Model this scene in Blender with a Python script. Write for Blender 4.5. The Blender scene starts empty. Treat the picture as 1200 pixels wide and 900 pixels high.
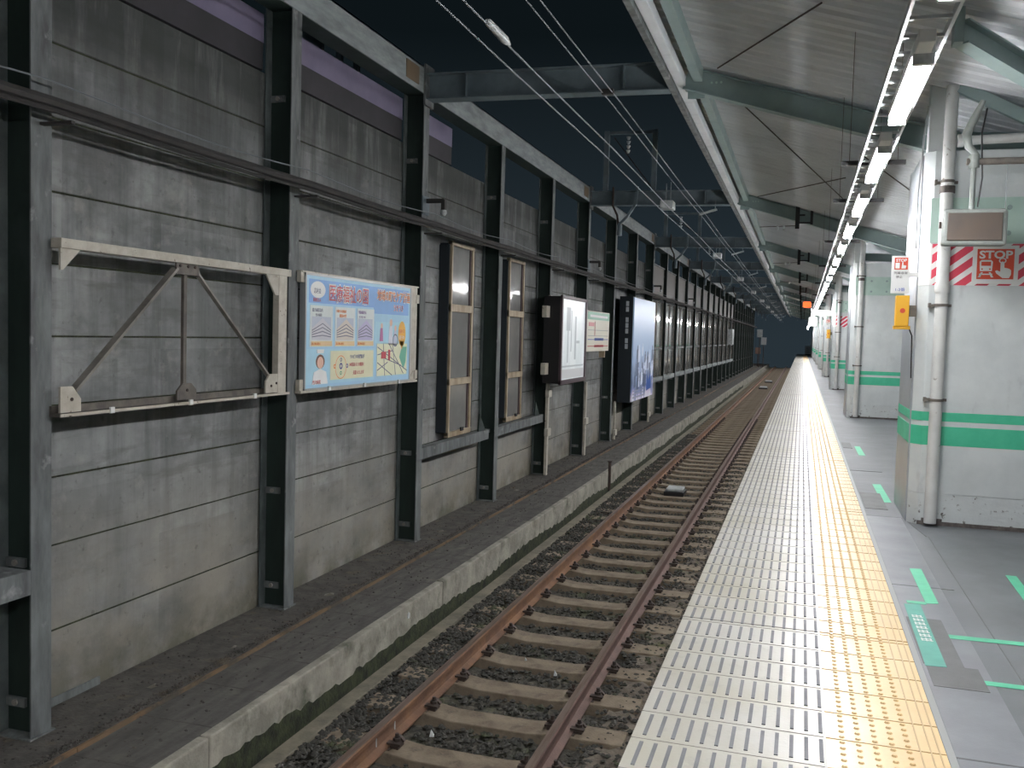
import bpy, math, random
from mathutils import Matrix, Vector
random.seed(7)
R = math.radians
sc = bpy.context.scene
col = sc.collection

# ------------------------------------------------------------------ camera
CAM_H = 1.6
F_PX = 1090.33
cam_d = bpy.data.cameras.new('camera'); cam = bpy.data.objects.new('camera', cam_d); col.objects.link(cam)
cam_d.sensor_fit = 'HORIZONTAL'; cam_d.sensor_width = 36.0; cam_d.lens = F_PX * 36.0 / 1200.0
cam_d.clip_start = 0.05; cam_d.clip_end = 600
_r = (0.954322, 0.297487, 0.027780); _d = (0.042595, -0.043431, -0.998148); _f = (-0.295730, 0.953737, -0.054119)
cam.matrix_world = Matrix(((_r[0], -_d[0], -_f[0], 0), (_r[1], -_d[1], -_f[1], 0), (_r[2], -_d[2], -_f[2], CAM_H), (0, 0, 0, 1)))
sc.camera = cam

# ------------------------------------------------------------------ world, exposure
W = bpy.data.worlds.new('night_sky'); sc.world = W; W.use_nodes = True
bg = W.node_tree.nodes['Background']
_tc = W.node_tree.nodes.new('ShaderNodeTexCoord'); _sp = W.node_tree.nodes.new('ShaderNodeSeparateXYZ'); _rp = W.node_tree.nodes.new('ShaderNodeValToRGB')
W.node_tree.links.new(_tc.outputs['Generated'], _sp.inputs[0]); W.node_tree.links.new(_sp.outputs[2], _rp.inputs[0]); W.node_tree.links.new(_rp.outputs[0], bg.inputs[0])
_rp.color_ramp.elements[0].position = .0; _rp.color_ramp.elements[0].color = (1.0, 1.5, 1.9, 1)      # city glow low over the horizon
_rp.color_ramp.elements[1].position = .30; _rp.color_ramp.elements[1].color = (.20, .34, .42, 1)
bg.inputs[0].default_value = (0.30, 0.55, 0.80, 1); bg.inputs[1].default_value = 0.0105
sc.view_settings.view_transform = 'Standard'; sc.view_settings.look = 'None'
sc.view_settings.gamma = 1.0; sc.view_settings.use_curve_mapping = False
sc.view_settings.exposure = 1.0
TUBE = 92.0          # radiance of the fluorescent tubes
sc.cycles.use_denoising = True
try: sc.cycles.denoiser = 'OPENIMAGEDENOISE'
except Exception: pass
sc.cycles.max_bounces = 6; sc.cycles.diffuse_bounces = 3; sc.cycles.glossy_bounces = 3
sc.cycles.transparent_max_bounces = 6
sc.cycles.sample_clamp_indirect = 6.0
sc.cycles.caustics_reflective = False; sc.cycles.caustics_refractive = False

# ------------------------------------------------------------------ materials
def srgb(r, g, b):
    f = lambda c: (c / 255 / 12.92) if c / 255 <= .04045 else ((c / 255 + .055) / 1.055) ** 2.4
    return (f(r), f(g), f(b), 1)

def mat(name, c, rough=.7, metal=0, noise=None, c2=None, scale=(1, 1, 1), ns=3.0, detail=6, lo=.35, hi=.65, bump=0, bscale=40,
        c3=None, ns3=1.2, lo3=.5, hi3=.7, scale3=(1, 1, 1), spec=.5, emit=0):
    """c -> c2 by a noise, then towards c3 by a second noise; bump by a third."""
    m = bpy.data.materials.new(name); m.use_nodes = True
    nt = m.node_tree; b = nt.nodes['Principled BSDF']
    b.inputs['Roughness'].default_value = rough; b.inputs['Metallic'].default_value = metal
    b.inputs['Specular IOR Level'].default_value = spec
    b.inputs['Base Color'].default_value = c
    tc = nt.nodes.new('ShaderNodeTexCoord')
    def noisefac(sc_, s, l, h, det):
        mp = nt.nodes.new('ShaderNodeMapping'); mp.inputs['Scale'].default_value = sc_
        nt.links.new(tc.outputs['Object'], mp.inputs[0])
        n = nt.nodes.new('ShaderNodeTexNoise'); n.inputs['Scale'].default_value = s; n.inputs['Detail'].default_value = det
        n.inputs['Roughness'].default_value = .62
        nt.links.new(mp.outputs[0], n.inputs['Vector'])
        mr = nt.nodes.new('ShaderNodeMapRange'); mr.inputs[1].default_value = l; mr.inputs[2].default_value = h
        nt.links.new(n.outputs[0], mr.inputs[0]); return mr.outputs[0]
    cur = None
    if c2 is not None:
        mx = nt.nodes.new('ShaderNodeMix'); mx.data_type = 'RGBA'
        mx.inputs[6].default_value = c; mx.inputs[7].default_value = c2
        nt.links.new(noisefac(scale, ns, lo, hi, detail), mx.inputs[0]); cur = mx.outputs[2]
    if c3 is not None:
        mx = nt.nodes.new('ShaderNodeMix'); mx.data_type = 'RGBA'
        if cur: nt.links.new(cur, mx.inputs[6])
        else: mx.inputs[6].default_value = c
        mx.inputs[7].default_value = c3
        nt.links.new(noisefac(scale3, ns3, lo3, hi3, 5), mx.inputs[0]); cur = mx.outputs[2]
    if cur: nt.links.new(cur, b.inputs['Base Color'])
    if bump:
        n = nt.nodes.new('ShaderNodeTexNoise'); n.inputs['Scale'].default_value = bscale; n.inputs['Detail'].default_value = 5
        nt.links.new(tc.outputs['Object'], n.inputs['Vector'])
        bp = nt.nodes.new('ShaderNodeBump'); bp.inputs['Strength'].default_value = bump; bp.inputs['Distance'].default_value = .02
        nt.links.new(n.outputs[0], bp.inputs['Height']); nt.links.new(bp.outputs[0], b.inputs['Normal'])
    if emit:
        b.inputs['Emission Color'].default_value = c; b.inputs['Emission Strength'].default_value = emit
        if cur: nt.links.new(cur, b.inputs['Emission Color'])
    return m

M = {}
M['green_steel'] = mat('dark_green_paint', srgb(38, 54, 48), .65, c2=srgb(27, 42, 37), scale=(1, 1, .3), ns=6, c3=srgb(60, 70, 70), lo3=.55, hi3=.75)
M['back_steel'] = mat('faded_green_paint', srgb(96, 104, 104), .65, c2=srgb(70, 78, 78), ns=5)
M['dusty_steel'] = mat('dusty_grey_paint', srgb(122, 128, 128), .7, c2=srgb(82, 85, 86), scale=(2, 2, .5), ns=4, c3=srgb(160, 162, 162), lo3=.6, hi3=.74, ns3=5)
M['bluegrey_steel'] = mat('blue_grey_paint', srgb(112, 126, 132), .6, c2=srgb(90, 104, 110), ns=2.5)
M['fascia'] = mat('light_grey_beam_paint', srgb(158, 166, 166), .7, c2=srgb(125, 133, 134), scale=(1, .5, 2), ns=5)
M['mint_steel'] = mat('pale_green_paint', srgb(150, 168, 166), .5, c2=srgb(132, 152, 150), ns=2, scale=(1, 1, 1))
M['mint_plate'] = mat('mint_plate_paint', srgb(182, 206, 196), .5, c2=srgb(168, 194, 184), ns=3)
M['roof'] = mat('ribbed_roof_steel', srgb(212, 217, 220), .75, c2=srgb(196, 201, 204), ns=.8, c3=srgb(178, 182, 186), lo3=.56, hi3=.75, scale3=(.4, 3, 1))
M['white_steel'] = mat('chipped_white_paint', srgb(200, 196, 184), .55, c2=srgb(176, 170, 156), ns=9, c3=srgb(92, 74, 58), ns3=16, lo3=.64, hi3=.7)
M['old_steel'] = mat('weathered_brown_steel', srgb(112, 106, 98), .65, c2=srgb(80, 76, 72), ns=8)
M['light_steel'] = mat('scuffed_pale_steel', srgb(158, 154, 146), .55, c2=srgb(112, 108, 102), ns=4, scale=(1, 1, .6))
M['beige_frame'] = mat('beige_window_frame', srgb(186, 172, 146), .5, c2=srgb(150, 132, 106), scale=(1, 1, .4), ns=8)
M['cable'] = mat('dark_cable', srgb(48, 48, 48), .7, c2=srgb(62, 60, 58), ns=5)
M['wire'] = mat('copper_wire_dusty', srgb(120, 126, 130), .6)
M['insulator'] = mat('white_porcelain', srgb(205, 210, 210), .3, c2=srgb(150, 155, 155), ns=8)
M['curb'] = mat('mossy_kerb_concrete', srgb(168, 164, 152), .9, c2=srgb(132, 130, 120), ns=4, c3=srgb(84, 86, 74), ns3=3, lo3=.52, hi3=.72, bump=.4, bscale=30)
M['moss'] = mat('wet_moss', srgb(62, 68, 44), .9, c2=srgb(24, 30, 20), ns=9, bump=.5)
M['ledge'] = mat('dirty_ledge_concrete', srgb(96, 94, 90), .9, c2=srgb(72, 71, 68), scale=(3, .6, 1), ns=4, c3=srgb(112, 108, 100), ns3=3, lo3=.6, hi3=.75, bump=.3, bscale=25)
M['ledge_dark'] = mat('dark_ledge_dirt', srgb(92, 89, 84), .95, c2=srgb(66, 65, 62), ns=8, c3=srgb(98, 90, 78), ns3=5, lo3=.58, hi3=.7, bump=.5, bscale=40)
M['rust_line'] = mat('rusty_strip', srgb(128, 102, 76), .9, c2=srgb(104, 90, 74), ns=5, scale=(1, .6, 1), c3=srgb(80, 74, 66), ns3=2.5, lo3=.5, hi3=.6)
M['rail_side'] = mat('rusty_rail', srgb(122, 90, 68), .8, c2=srgb(96, 72, 58), ns=6, c3=srgb(136, 100, 68), ns3=2, bump=.15, bscale=60)
M['rail_side_b'] = mat('dull_brown_rail', srgb(108, 84, 76), .75, c2=srgb(88, 70, 64), ns=6, bump=.15, bscale=60)
M['rail_top'] = mat('worn_rail_head', srgb(150, 136, 126), .42, metal=.6, c2=srgb(120, 98, 84), scale=(6, .3, 1), ns=6)
M['sleeper'] = mat('brown_stained_concrete', srgb(132, 121, 104), .95, c2=srgb(104, 92, 77), ns=5, c3=srgb(84, 76, 64), ns3=7, lo3=.54, hi3=.7, bump=.25, bscale=60)
M['ballast'] = mat('grimy_ballast', srgb(72, 70, 64), .95, c2=srgb(48, 49, 46), ns=12, c3=srgb(70, 76, 52), ns3=3, lo3=.56, hi3=.7)
M['bed'] = mat('track_bed_dirt', srgb(84, 80, 70), .95, c2=srgb(54, 54, 50), ns=14, c3=srgb(72, 78, 54), ns3=3, lo3=.54, hi3=.7, bump=.8, bscale=30)
M['bed_right'] = mat('brown_track_dirt', srgb(112, 104, 92), .95, c2=srgb(80, 74, 66), ns=7, c3=srgb(86, 90, 60), ns3=2.5, lo3=.57, hi3=.7, bump=.8, bscale=24)
M['tan_strip'] = mat('tan_cable_duct_concrete', srgb(128, 122, 106), .9, c2=srgb(96, 93, 82), ns=5, bump=.2)
M['iron'] = mat('black_iron', srgb(50, 46, 44), .7, c2=srgb(74, 60, 52), ns=20)
M['paver'] = mat('white_edge_paver', srgb(192, 191, 185), .34, c2=srgb(178, 175, 160), ns=1.1, c3=srgb(160, 158, 150), ns3=7, lo3=.58, hi3=.8, bump=.05, bscale=60)
M['slot'] = mat('grey_slot_rubber', srgb(124, 126, 130), .6, c2=srgb(104, 106, 110), ns=4)
M['yellow'] = mat('pale_yellow_tactile', srgb(224, 198, 150), .33, c2=srgb(214, 184, 132), ns=1.5, bump=.03, spec=.8)
M['yellow_dot'] = mat('worn_yellow_dome', srgb(212, 180, 124), .35, spec=.7)
M['grout'] = mat('dark_grout', srgb(168, 165, 156), .35)
M['grout_y'] = mat('brown_grout', srgb(196, 166, 116), .35, spec=.8)
M['asphalt'] = mat('platform_asphalt', srgb(106, 110, 113), .55, c2=srgb(92, 95, 98), ns=2.0, c3=srgb(120, 124, 128), ns3=1.0, lo3=.5, hi3=.7, bump=.12, bscale=180)
M['asphalt_light'] = mat('worn_asphalt', srgb(126, 129, 134), .4, c2=srgb(108, 111, 116), ns=2.4, bump=.06, bscale=150)
M['asphalt_dark'] = mat('dark_asphalt_patch', srgb(100, 101, 102), .6, c2=srgb(86, 87, 88), ns=6, bump=.15, bscale=200)
M['edge_steel'] = mat('grey_edging', srgb(150, 152, 152), .6)
M['white_wall'] = mat('white_painted_concrete', srgb(206, 212, 212), .5, c2=srgb(190, 197, 198), ns=2.2, c3=srgb(168, 174, 176), ns3=5, lo3=.6, hi3=.78, scale3=(1, 1, .4), bump=.12, bscale=22)
M['white_wall_dirty'] = mat('grimy_white_concrete_base', srgb(206, 212, 212), .5, c2=srgb(188, 194, 194), ns=2.2, c3=srgb(96, 92, 88), ns3=16, lo3=.60, hi3=.67, bump=.3, bscale=22)
M['grey_tile'] = mat('grey_side_cladding', srgb(160, 166, 170), .3, c2=srgb(140, 146, 150), ns=2, c3=srgb(176, 150, 120), ns3=1.5, lo3=.62, hi3=.8)
M['grime'] = mat('dark_grime', srgb(72, 68, 66), .95, c2=srgb(110, 104, 100), ns=14)
M['pipe'] = mat('white_downpipe', srgb(208, 210, 208), .45, c2=srgb(190, 192, 190), ns=4, c3=srgb(120, 112, 104), ns3=12, lo3=.66, hi3=.74)
M['green_band'] = mat('green_line_paint', srgb(62, 176, 138), .5, c2=srgb(78, 190, 152), ns=4)
M['green_tape'] = mat('green_floor_tape', srgb(92, 196, 156), .5, c2=srgb(82, 180, 144), ns=8)
M['teal_tape'] = mat('teal_floor_sticker', srgb(80, 162, 146), .5, c2=srgb(68, 148, 132), ns=8)
M['white_paint'] = mat('white_print', srgb(226, 228, 226), .5)
M['red_paint'] = mat('red_stripe_print', srgb(206, 62, 84), .5)
M['sign_red'] = mat('orange_red_print', srgb(214, 78, 50), .45)
M['yellow_box'] = mat('yellow_enamel', srgb(232, 176, 40), .4)
M['black'] = mat('black_plastic', srgb(24, 24, 26), .5)
M['dark_box'] = mat('dark_sign_housing', srgb(34, 42, 48), .5)
M['purple_frame'] = mat('dark_maroon_frame', srgb(78, 62, 68), .45)
M['mon_frame'] = mat('grey_green_monitor_casing', srgb(150, 156, 152), .4, c2=srgb(128, 134, 130), ns=8)
M['mon_screen'] = mat('brown_grey_mirror_screen', srgb(84, 78, 74), .5, c2=srgb(96, 84, 74), ns=3)
M['lilac'] = mat('lit_lilac_panel', srgb(126, 119, 144), .6, c2=srgb(114, 108, 132), ns=2)  # bright upper strip of the board, its light put into the colour
M['mauve'] = mat('shaded_mauve_panel', srgb(60, 58, 63), .7, c2=srgb(50, 50, 53), ns=2)  # lower strip of the same board, its shade put into the colour
M['alu'] = mat('grey_aluminium', srgb(176, 180, 182), .35, metal=.3)
M['orange'] = mat('orange_lamp_glass', srgb(235, 86, 40), .4, emit=1.2)
M['tunnel'] = mat('far_dark_wall', srgb(40, 56, 74), .9)
M['under'] = mat('platform_side_concrete', srgb(70, 68, 64), .9, c2=srgb(54, 53, 50), ns=4)

def concrete_wall_mat():
    m = bpy.data.materials.new('streaked_precast_concrete'); m.use_nodes = True
    nt = m.node_tree; N = nt.nodes; L = nt.links; b = N['Principled BSDF']; b.inputs['Roughness'].default_value = .85
    tc = N.new('ShaderNodeTexCoord')
    def noise(scale, s, lo, hi, det=6):
        mp = N.new('ShaderNodeMapping'); mp.inputs['Scale'].default_value = scale; L.new(tc.outputs['Object'], mp.inputs[0])
        n = N.new('ShaderNodeTexNoise'); n.inputs['Scale'].default_value = s; n.inputs['Detail'].default_value = det; n.inputs['Roughness'].default_value = .65
        L.new(mp.outputs[0], n.inputs['Vector'])
        mr = N.new('ShaderNodeMapRange'); mr.inputs[1].default_value = lo; mr.inputs[2].default_value = hi; L.new(n.outputs[0], mr.inputs[0])
        return mr.outputs[0]
    def math_(op, a, b_):
        n = N.new('ShaderNodeMath'); n.operation = op; n.use_clamp = True
        for i, v in enumerate((a, b_)):
            if isinstance(v, (int, float)): n.inputs[i].default_value = v
            else: L.new(v, n.inputs[i])
        return n.outputs[0]
    def mix(f, a, c):
        n = N.new('ShaderNodeMix'); n.data_type = 'RGBA'; L.new(f, n.inputs[0])
        if isinstance(a, tuple): n.inputs[6].default_value = a
        else: L.new(a, n.inputs[6])
        n.inputs[7].default_value = c
        return n.outputs[2]
    c = mix(noise((1, 1, 1), 1.3, .35, .65), srgb(180, 183, 183), srgb(140, 143, 143))
    c = mix(noise((1, 1, 1.6), .9, .45, .6), c, srgb(128, 131, 131))
    c = mix(math_('MULTIPLY', noise((1, 3.2, .22), 2.2, .46, .7), .62), c, srgb(88, 91, 91))       # vertical streaks
    c = mix(math_('MULTIPLY', noise((1, 7, .16), 2.0, .6, .78), .3), c, srgb(190, 188, 182))      # lime streaks
    sn = N.new('ShaderNodeVectorMath'); sn.operation = 'SNAP'; L.new(tc.outputs['Object'], sn.inputs[0]); sn.inputs[1].default_value = (10, 2.97, .47)
    wn = N.new('ShaderNodeTexWhiteNoise'); wn.noise_dimensions = '3D'; L.new(sn.outputs[0], wn.inputs[0])
    c = mix(math_('MULTIPLY', wn.outputs[0], .38), c, srgb(102, 105, 105))
    sn2 = N.new('ShaderNodeVectorMath'); sn2.operation = 'SNAP'; L.new(tc.outputs['Object'], sn2.inputs[0]); sn2.inputs[1].default_value = (10, .99, .47)
    wn2 = N.new('ShaderNodeTexWhiteNoise'); wn2.noise_dimensions = '3D'; L.new(sn2.outputs[0], wn2.inputs[0])
    c = mix(math_('MULTIPLY', math_('MULTIPLY', wn2.outputs[0], .5), noise((1, 1, .8), 2.0, .35, .6)), c, srgb(78, 80, 79))
    c = mix(math_('MULTIPLY', noise((1, .5, 3.2), 2.4, .52, .68), .5), c, srgb(92, 92, 88))
    c = mix(math_('MULTIPLY', noise((1, .9, 1), 4.2, .58, .7), .35), c, srgb(178, 175, 168))
    # soot running down from the top edge and a grimy foot, broken up by noise
    sep = N.new('ShaderNodeSeparateXYZ'); L.new(tc.outputs['Object'], sep.inputs[0])
    mr = N.new('ShaderNodeMapRange'); L.new(sep.outputs[2], mr.inputs[0]); mr.inputs[1].default_value = 2.75; mr.inputs[2].default_value = 3.6
    top = math_('MULTIPLY', mr.outputs[0], noise((1, 2.4, .3), 2.2, .1, .5))
    c = mix(math_('MULTIPLY', top, .92), c, srgb(54, 58, 56))
    mr = N.new('ShaderNodeMapRange'); L.new(sep.outputs[2], mr.inputs[0]); mr.inputs[1].default_value = .6; mr.inputs[2].default_value = -.6
    c = mix(math_('MULTIPLY', mr.outputs[0], noise((1, .6, 1), 1.6, .25, .55)), c, srgb(158, 153, 143))
    mr = N.new('ShaderNodeMapRange'); L.new(sep.outputs[2], mr.inputs[0]); mr.inputs[1].default_value = -.45; mr.inputs[2].default_value = -1.0
    foot = math_('MULTIPLY', mr.outputs[0], noise((1, 1, 1), 2.2, .35, .6))
    c = mix(math_('MULTIPLY', foot, .85), c, srgb(84, 82, 62))
    c = mix(math_('MULTIPLY', noise((1, 1, 1), 11, .6, .72), .6), c, srgb(80, 80, 78))
    L.new(c, b.inputs['Base Color'])
    n = N.new('ShaderNodeTexNoise'); n.inputs['Scale'].default_value = 35; n.inputs['Detail'].default_value = 5; L.new(tc.outputs['Object'], n.inputs['Vector'])
    bp = N.new('ShaderNodeBump'); bp.inputs['Strength'].default_value = .25; bp.inputs['Distance'].default_value = .01
    L.new(n.outputs[0], bp.inputs['Height']); L.new(bp.outputs[0], b.inputs['Normal'])
    return m
M['panel'] = concrete_wall_mat()

def emission(name, c, s):
    m = bpy.data.materials.new(name); m.use_nodes = True
    nt = m.node_tree; nt.nodes.remove(nt.nodes['Principled BSDF'])
    e = nt.nodes.new('ShaderNodeEmission'); e.inputs[0].default_value = c; e.inputs[1].default_value = s
    nt.links.new(e.outputs[0], nt.nodes['Material Output'].inputs[0]); return m
M['tube'] = emission('cool_white_fluorescent_tube', (1.0, .985, 1.0, 1), TUBE)

def glass_mat():
    m = bpy.data.materials.new('dusty_window_glass'); m.use_nodes = True
    b = m.node_tree.nodes['Principled BSDF']
    nt = m.node_tree
    tc = nt.nodes.new('ShaderNodeTexCoord'); n = nt.nodes.new('ShaderNodeTexNoise'); n.inputs['Scale'].default_value = 4; nt.links.new(tc.outputs['Object'], n.inputs['Vector'])
    mx = nt.nodes.new('ShaderNodeMix'); mx.data_type = 'RGBA'; mx.inputs[6].default_value = srgb(120, 122, 120); mx.inputs[7].default_value = srgb(146, 146, 142)
    nt.links.new(n.outputs[0], mx.inputs[0]); nt.links.new(mx.outputs[2], b.inputs['Base Color'])
    b.inputs['Roughness'].default_value = .09; b.inputs['Specular IOR Level'].default_value = .6
    return m
M['glass'] = glass_mat()

def flat(name, c, rough=.45, e=0):
    k = 'flat_' + name
    if k not in M: M[k] = mat(k, c, rough, emit=e, c2=tuple(min(1, x * 1.06) for x in c[:3]) + (1,), ns=9)
    return M[k]

# ------------------------------------------------------------------ mesh helpers
class MB:
    def __init__(s): s.v = []; s.f = []
    def add(s, vs, fs):
        o = len(s.v); s.v += [tuple(v) for v in vs]; s.f += [tuple(i + o for i in f) for f in fs]; return s
    def box(s, x0, x1, y0, y1, z0, z1):
        return s.add([(x, y, z) for z in (z0, z1) for y in (y0, y1) for x in (x0, x1)],
                     [(0, 2, 3, 1), (4, 5, 7, 6), (0, 1, 5, 4), (2, 6, 7, 3), (0, 4, 6, 2), (1, 3, 7, 5)])
    def bar(s, a, b, w, h, up=(0, 0, 1)):
        a = Vector(a); b = Vector(b); d = (b - a).normalized(); u = Vector(up)
        sx = d.cross(u)
        if sx.length < 1e-4: sx = d.cross(Vector((1, 0, 0)))
        sx.normalize(); uz = sx.cross(d).normalized()
        vs = [p + sx * (w / 2 * i) + uz * (h / 2 * j) for p in (a, b) for i, j in ((-1, -1), (1, -1), (1, 1), (-1, 1))]
        return s.add(vs, [(0, 1, 2, 3), (7, 6, 5, 4), (0, 4, 5, 1), (1, 5, 6, 2), (2, 6, 7, 3), (3, 7, 4, 0)])
    def tube(s, pts, r, n=8, caps=True):
        pts = [Vector(p) for p in pts]; rs = r if isinstance(r, (list, tuple)) else [r] * len(pts)
        vs = []; fs = []; pu = None
        for i, p in enumerate(pts):
            d = (pts[min(i + 1, len(pts) - 1)] - pts[max(i - 1, 0)]).normalized()
            u = pu if pu is not None else (Vector((0, 0, 1)) if abs(d.z) < .9 else Vector((1, 0, 0)))
            sx = d.cross(u).normalized(); uz = sx.cross(d).normalized(); pu = uz
            for k in range(n):
                a = 2 * math.pi * k / n; vs.append(p + sx * math.cos(a) * rs[i] + uz * math.sin(a) * rs[i])
        for i in range(len(pts) - 1):
            for k in range(n):
                fs.append((i * n + k, i * n + (k + 1) % n, (i + 1) * n + (k + 1) % n, (i + 1) * n + k))
        if caps: fs.append(tuple(range(n))[::-1]); fs.append(tuple((len(pts) - 1) * n + k for k in range(n)))
        return s.add(vs, fs)
    def prism(s, poly, axis, a, b):
        """extrude a 2-D outline: axis 'y' -> outline in (x,z); 'x' -> (y,z); 'z' -> (x,y)"""
        def P(q, t): return (q[0], t, q[1]) if axis == 'y' else ((t, q[0], q[1]) if axis == 'x' else (q[0], q[1], t))
        n = len(poly)
        return s.add([P(q, a) for q in poly] + [P(q, b) for q in poly],
                     [tuple(range(n)), tuple(range(2 * n - 1, n - 1, -1))] + [(k, (k + n), (k + 1) % n + n, (k + 1) % n) for k in range(n)])
    def disc(s, c, r, h, axis='z', n=12):
        c = Vector(c); d = {'x': Vector((h, 0, 0)), 'y': Vector((0, h, 0)), 'z': Vector((0, 0, h))}[axis]
        return s.tube([c, c + d], r, n)
    def build(s, name, m, parent=None, bevel=0, smooth=False, loc=(0, 0, 0)):
        me = bpy.data.meshes.new(name); me.from_pydata([(v[0] - loc[0], v[1] - loc[1], v[2] - loc[2]) for v in s.v], [], s.f)
        me.validate(); 
        import bmesh
        bm = bmesh.new(); bm.from_mesh(me); bmesh.ops.recalc_face_normals(bm, faces=bm.faces); bm.to_mesh(me); bm.free()
        me.materials.append(m if not isinstance(m, str) else M[m])
        if smooth:
            for p in me.polygons: p.use_smooth = True
            me.set_sharp_from_angle(angle=R(42))
        o = bpy.data.objects.new(name, me); col.objects.link(o); o.location = loc
        if parent is not None:
            o.parent = parent
            # parts are built in world coordinates: cancel the parent's own place
            o.matrix_parent_inverse = parent.matrix_basis.inverted() if parent.parent is None else (parent.parent.matrix_basis @ parent.matrix_parent_inverse @ parent.matrix_basis).inverted()
            if parent.parent is not None:
                o.matrix_parent_inverse = Matrix.Identity(4)
        if bevel:
            md = o.modifiers.new('bevel', 'BEVEL'); md.width = bevel; md.segments = 2; md.limit_method = 'ANGLE'
        return o

def tag(o, label, cat=None, group=None, kind=None):
    if label: o['label'] = label
    if cat: o['category'] = cat
    if group: o['group'] = group
    if kind: o['kind'] = kind
    return o
def thing(name, loc, label, cat, group=None):
    o = bpy.data.objects.new(name, None); col.objects.link(o); o.location = loc; o.empty_display_size = .1
    return tag(o, label, cat, group)
def copy_tree(o, parent=None):
    c = o.copy(); col.objects.link(c); c.parent = parent
    if parent is not None: c.matrix_parent_inverse = o.matrix_parent_inverse.copy()
    for ch in list(o.children): copy_tree(ch, c)
    return c
ORD = ['nearest', 'second', 'third', 'fourth', 'fifth', 'sixth', 'seventh', 'eighth', 'ninth', 'tenth', 'eleventh', 'twelfth', 'thirteenth',
       'fourteenth', 'fifteenth', 'sixteenth', 'seventeenth', 'eighteenth', 'nineteenth', 'twentieth']
def nth(k): return ORD[k] if k < len(ORD) else None

def text_mesh(body, size, m, parent, origin, ux, uz, name='lettering', align='LEFT', sx=1.0, bold=0, label=None, ext=.0006):
    """flat lettering; ux = reading direction, uz = up direction of the letters"""
    cu = bpy.data.curves.new('lettering', 'FONT'); cu.body = body; cu.size = size; cu.align_x = align; cu.extrude = ext; cu.offset = bold
    cu.resolution_u = 3
    t = bpy.data.objects.new('lettering_curve', cu); col.objects.link(t)
    bpy.context.view_layer.update()
    dg = bpy.context.evaluated_depsgraph_get(); me = bpy.data.meshes.new_from_object(t.evaluated_get(dg))
    bpy.data.objects.remove(t)
    ux = Vector(ux); uz = Vector(uz); n = ux.cross(uz); o0 = Vector(origin)
    for v in me.vertices: v.co = o0 + ux * (v.co.x * sx) + uz * v.co.y + n * v.co.z
    if parent is not None:
        root = parent
        while root.parent: root = root.parent
        for v in me.vertices: v.co = v.co - root.location
    me.materials.clear(); me.materials.append(M[m] if isinstance(m, str) else m)
    o = bpy.data.objects.new(name, me); col.objects.link(o)
    if parent is not None: o.parent = parent
    if label: o['label'] = label
    return o

def part(mb, name, m, parent, bevel=0, smooth=False, label=None):
    """a part built in world coordinates under a thing (Empty or mesh) that only has a location"""
    root = parent
    while root.parent: root = root.parent
    l = root.location
    mb2 = MB(); mb2.v = [(v[0] - l[0], v[1] - l[1], v[2] - l[2]) for v in mb.v]; mb2.f = mb.f
    o = mb2.build(name, m, None, bevel, smooth)
    o.parent = parent
    if label: o['label'] = label
    return o
def solid(mb, name, m, label, cat, group=None, bevel=0, smooth=False, loc=(0, 0, 0)):
    return tag(mb.build(name, m, None, bevel, smooth, loc), label, cat, group)
def struct(mb, name, m, label=None, bevel=0, smooth=False):
    return tag(mb.build(name, m, None, bevel, smooth), label, None, None, 'structure')

# ------------------------------------------------------------------ layout
Y0, Y1 = -8.0, 104.0            # near and far end of what is built
POSTS = [4.50] + [4.42 + 2.97 * k for k in range(1, 30)]
FX = -4.36                      # front face of the wall's columns
WX = -4.63                      # face of the concrete panels
RAIL_L, RAIL_R = -2.645, -1.515 # rail centres
RZ = -1.10                      # rail head
ROOFZ = lambda x: 4.56 - .295 * (x + 1.32)
BEAMS = [10.36 + 8.91 * k for k in range(-1, 11)]
PIERS = [8.97 + 12.2 * k for k in range(-1, 9)]

# ================================================================== STRUCTURE
# platform slab with overhanging lip; tactile zones sit on it
struct(MB().box(.615, 9.0, Y0, 125, -.35, 0.0), 'floor', 'asphalt', 'grey asphalt platform surface')
struct(MB().box(-.59, .155, Y0, 125, -.18, -.002), 'floor_edge_paving', 'paver', 'white slotted edge paving of the platform', bevel=.004)
struct(MB().box(.155, .61, Y0, 125, -.18, -.003), 'floor_tactile_paving', 'yellow', 'pale yellow tactile paving along the platform')
struct(MB().box(.61, .64, Y0, 125, -.1, .003), 'trim_1', 'edge_steel', 'thin grey edging beside the yellow tiles')
struct(MB().box(-.50, -.45, Y0, 125, -1.5, -.18).box(-.5, .7, Y0, 125, -.4, -.18), 'wall_platform_side', 'under', 'dark concrete face under the platform edge')
g = MB(); 
ys = [y for y in [3.642 + .278 * k for k in range(-20, 400)] if y < 110]
for y in ys: g.box(-.588, .156, y - .0012, y + .0012, -.003, .0004)
g.box(.150, .160, Y0, 124, -.003, .0012)
for y in (5.36, 9.35, 13.3, 17.3, 21.3, 25.3, 29.3): g.box(-.59, .156, y - .008, y + .008, -.003, .0014)
struct(g, 'trim_2', 'grout', 'grout joints of the white edge paving')
g = MB()
for y in ys[::1]: g.box(.16, .61, y - .0012, y + .0012, -.003, .0003)
g.box(.512, .517, Y0, 124, -.003, .001); g.box(.552, .557, Y0, 124, -.003, .001); g.box(.584, .589, Y0, 124, -.003, .001)
for y in (5.36, 9.35, 13.3): g.box(.156, .612, y - .006, y + .006, -.003, .0012)
struct(g, 'trim_3', 'grout_y', 'joints and guide grooves of the yellow paving')
g = MB()
for y in ys:
    if y > 75: break
    for k in range(13):
        x = -.54 + .0567 * k + (.0 if k else .0); w = .0075
        g.box(x - w, x + w, y + .035, y + .245, -.003, .0022)
struct(g, 'trim_4', 'slot', 'rows of grey anti-slip slots in the edge paving')
g = MB()
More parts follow.
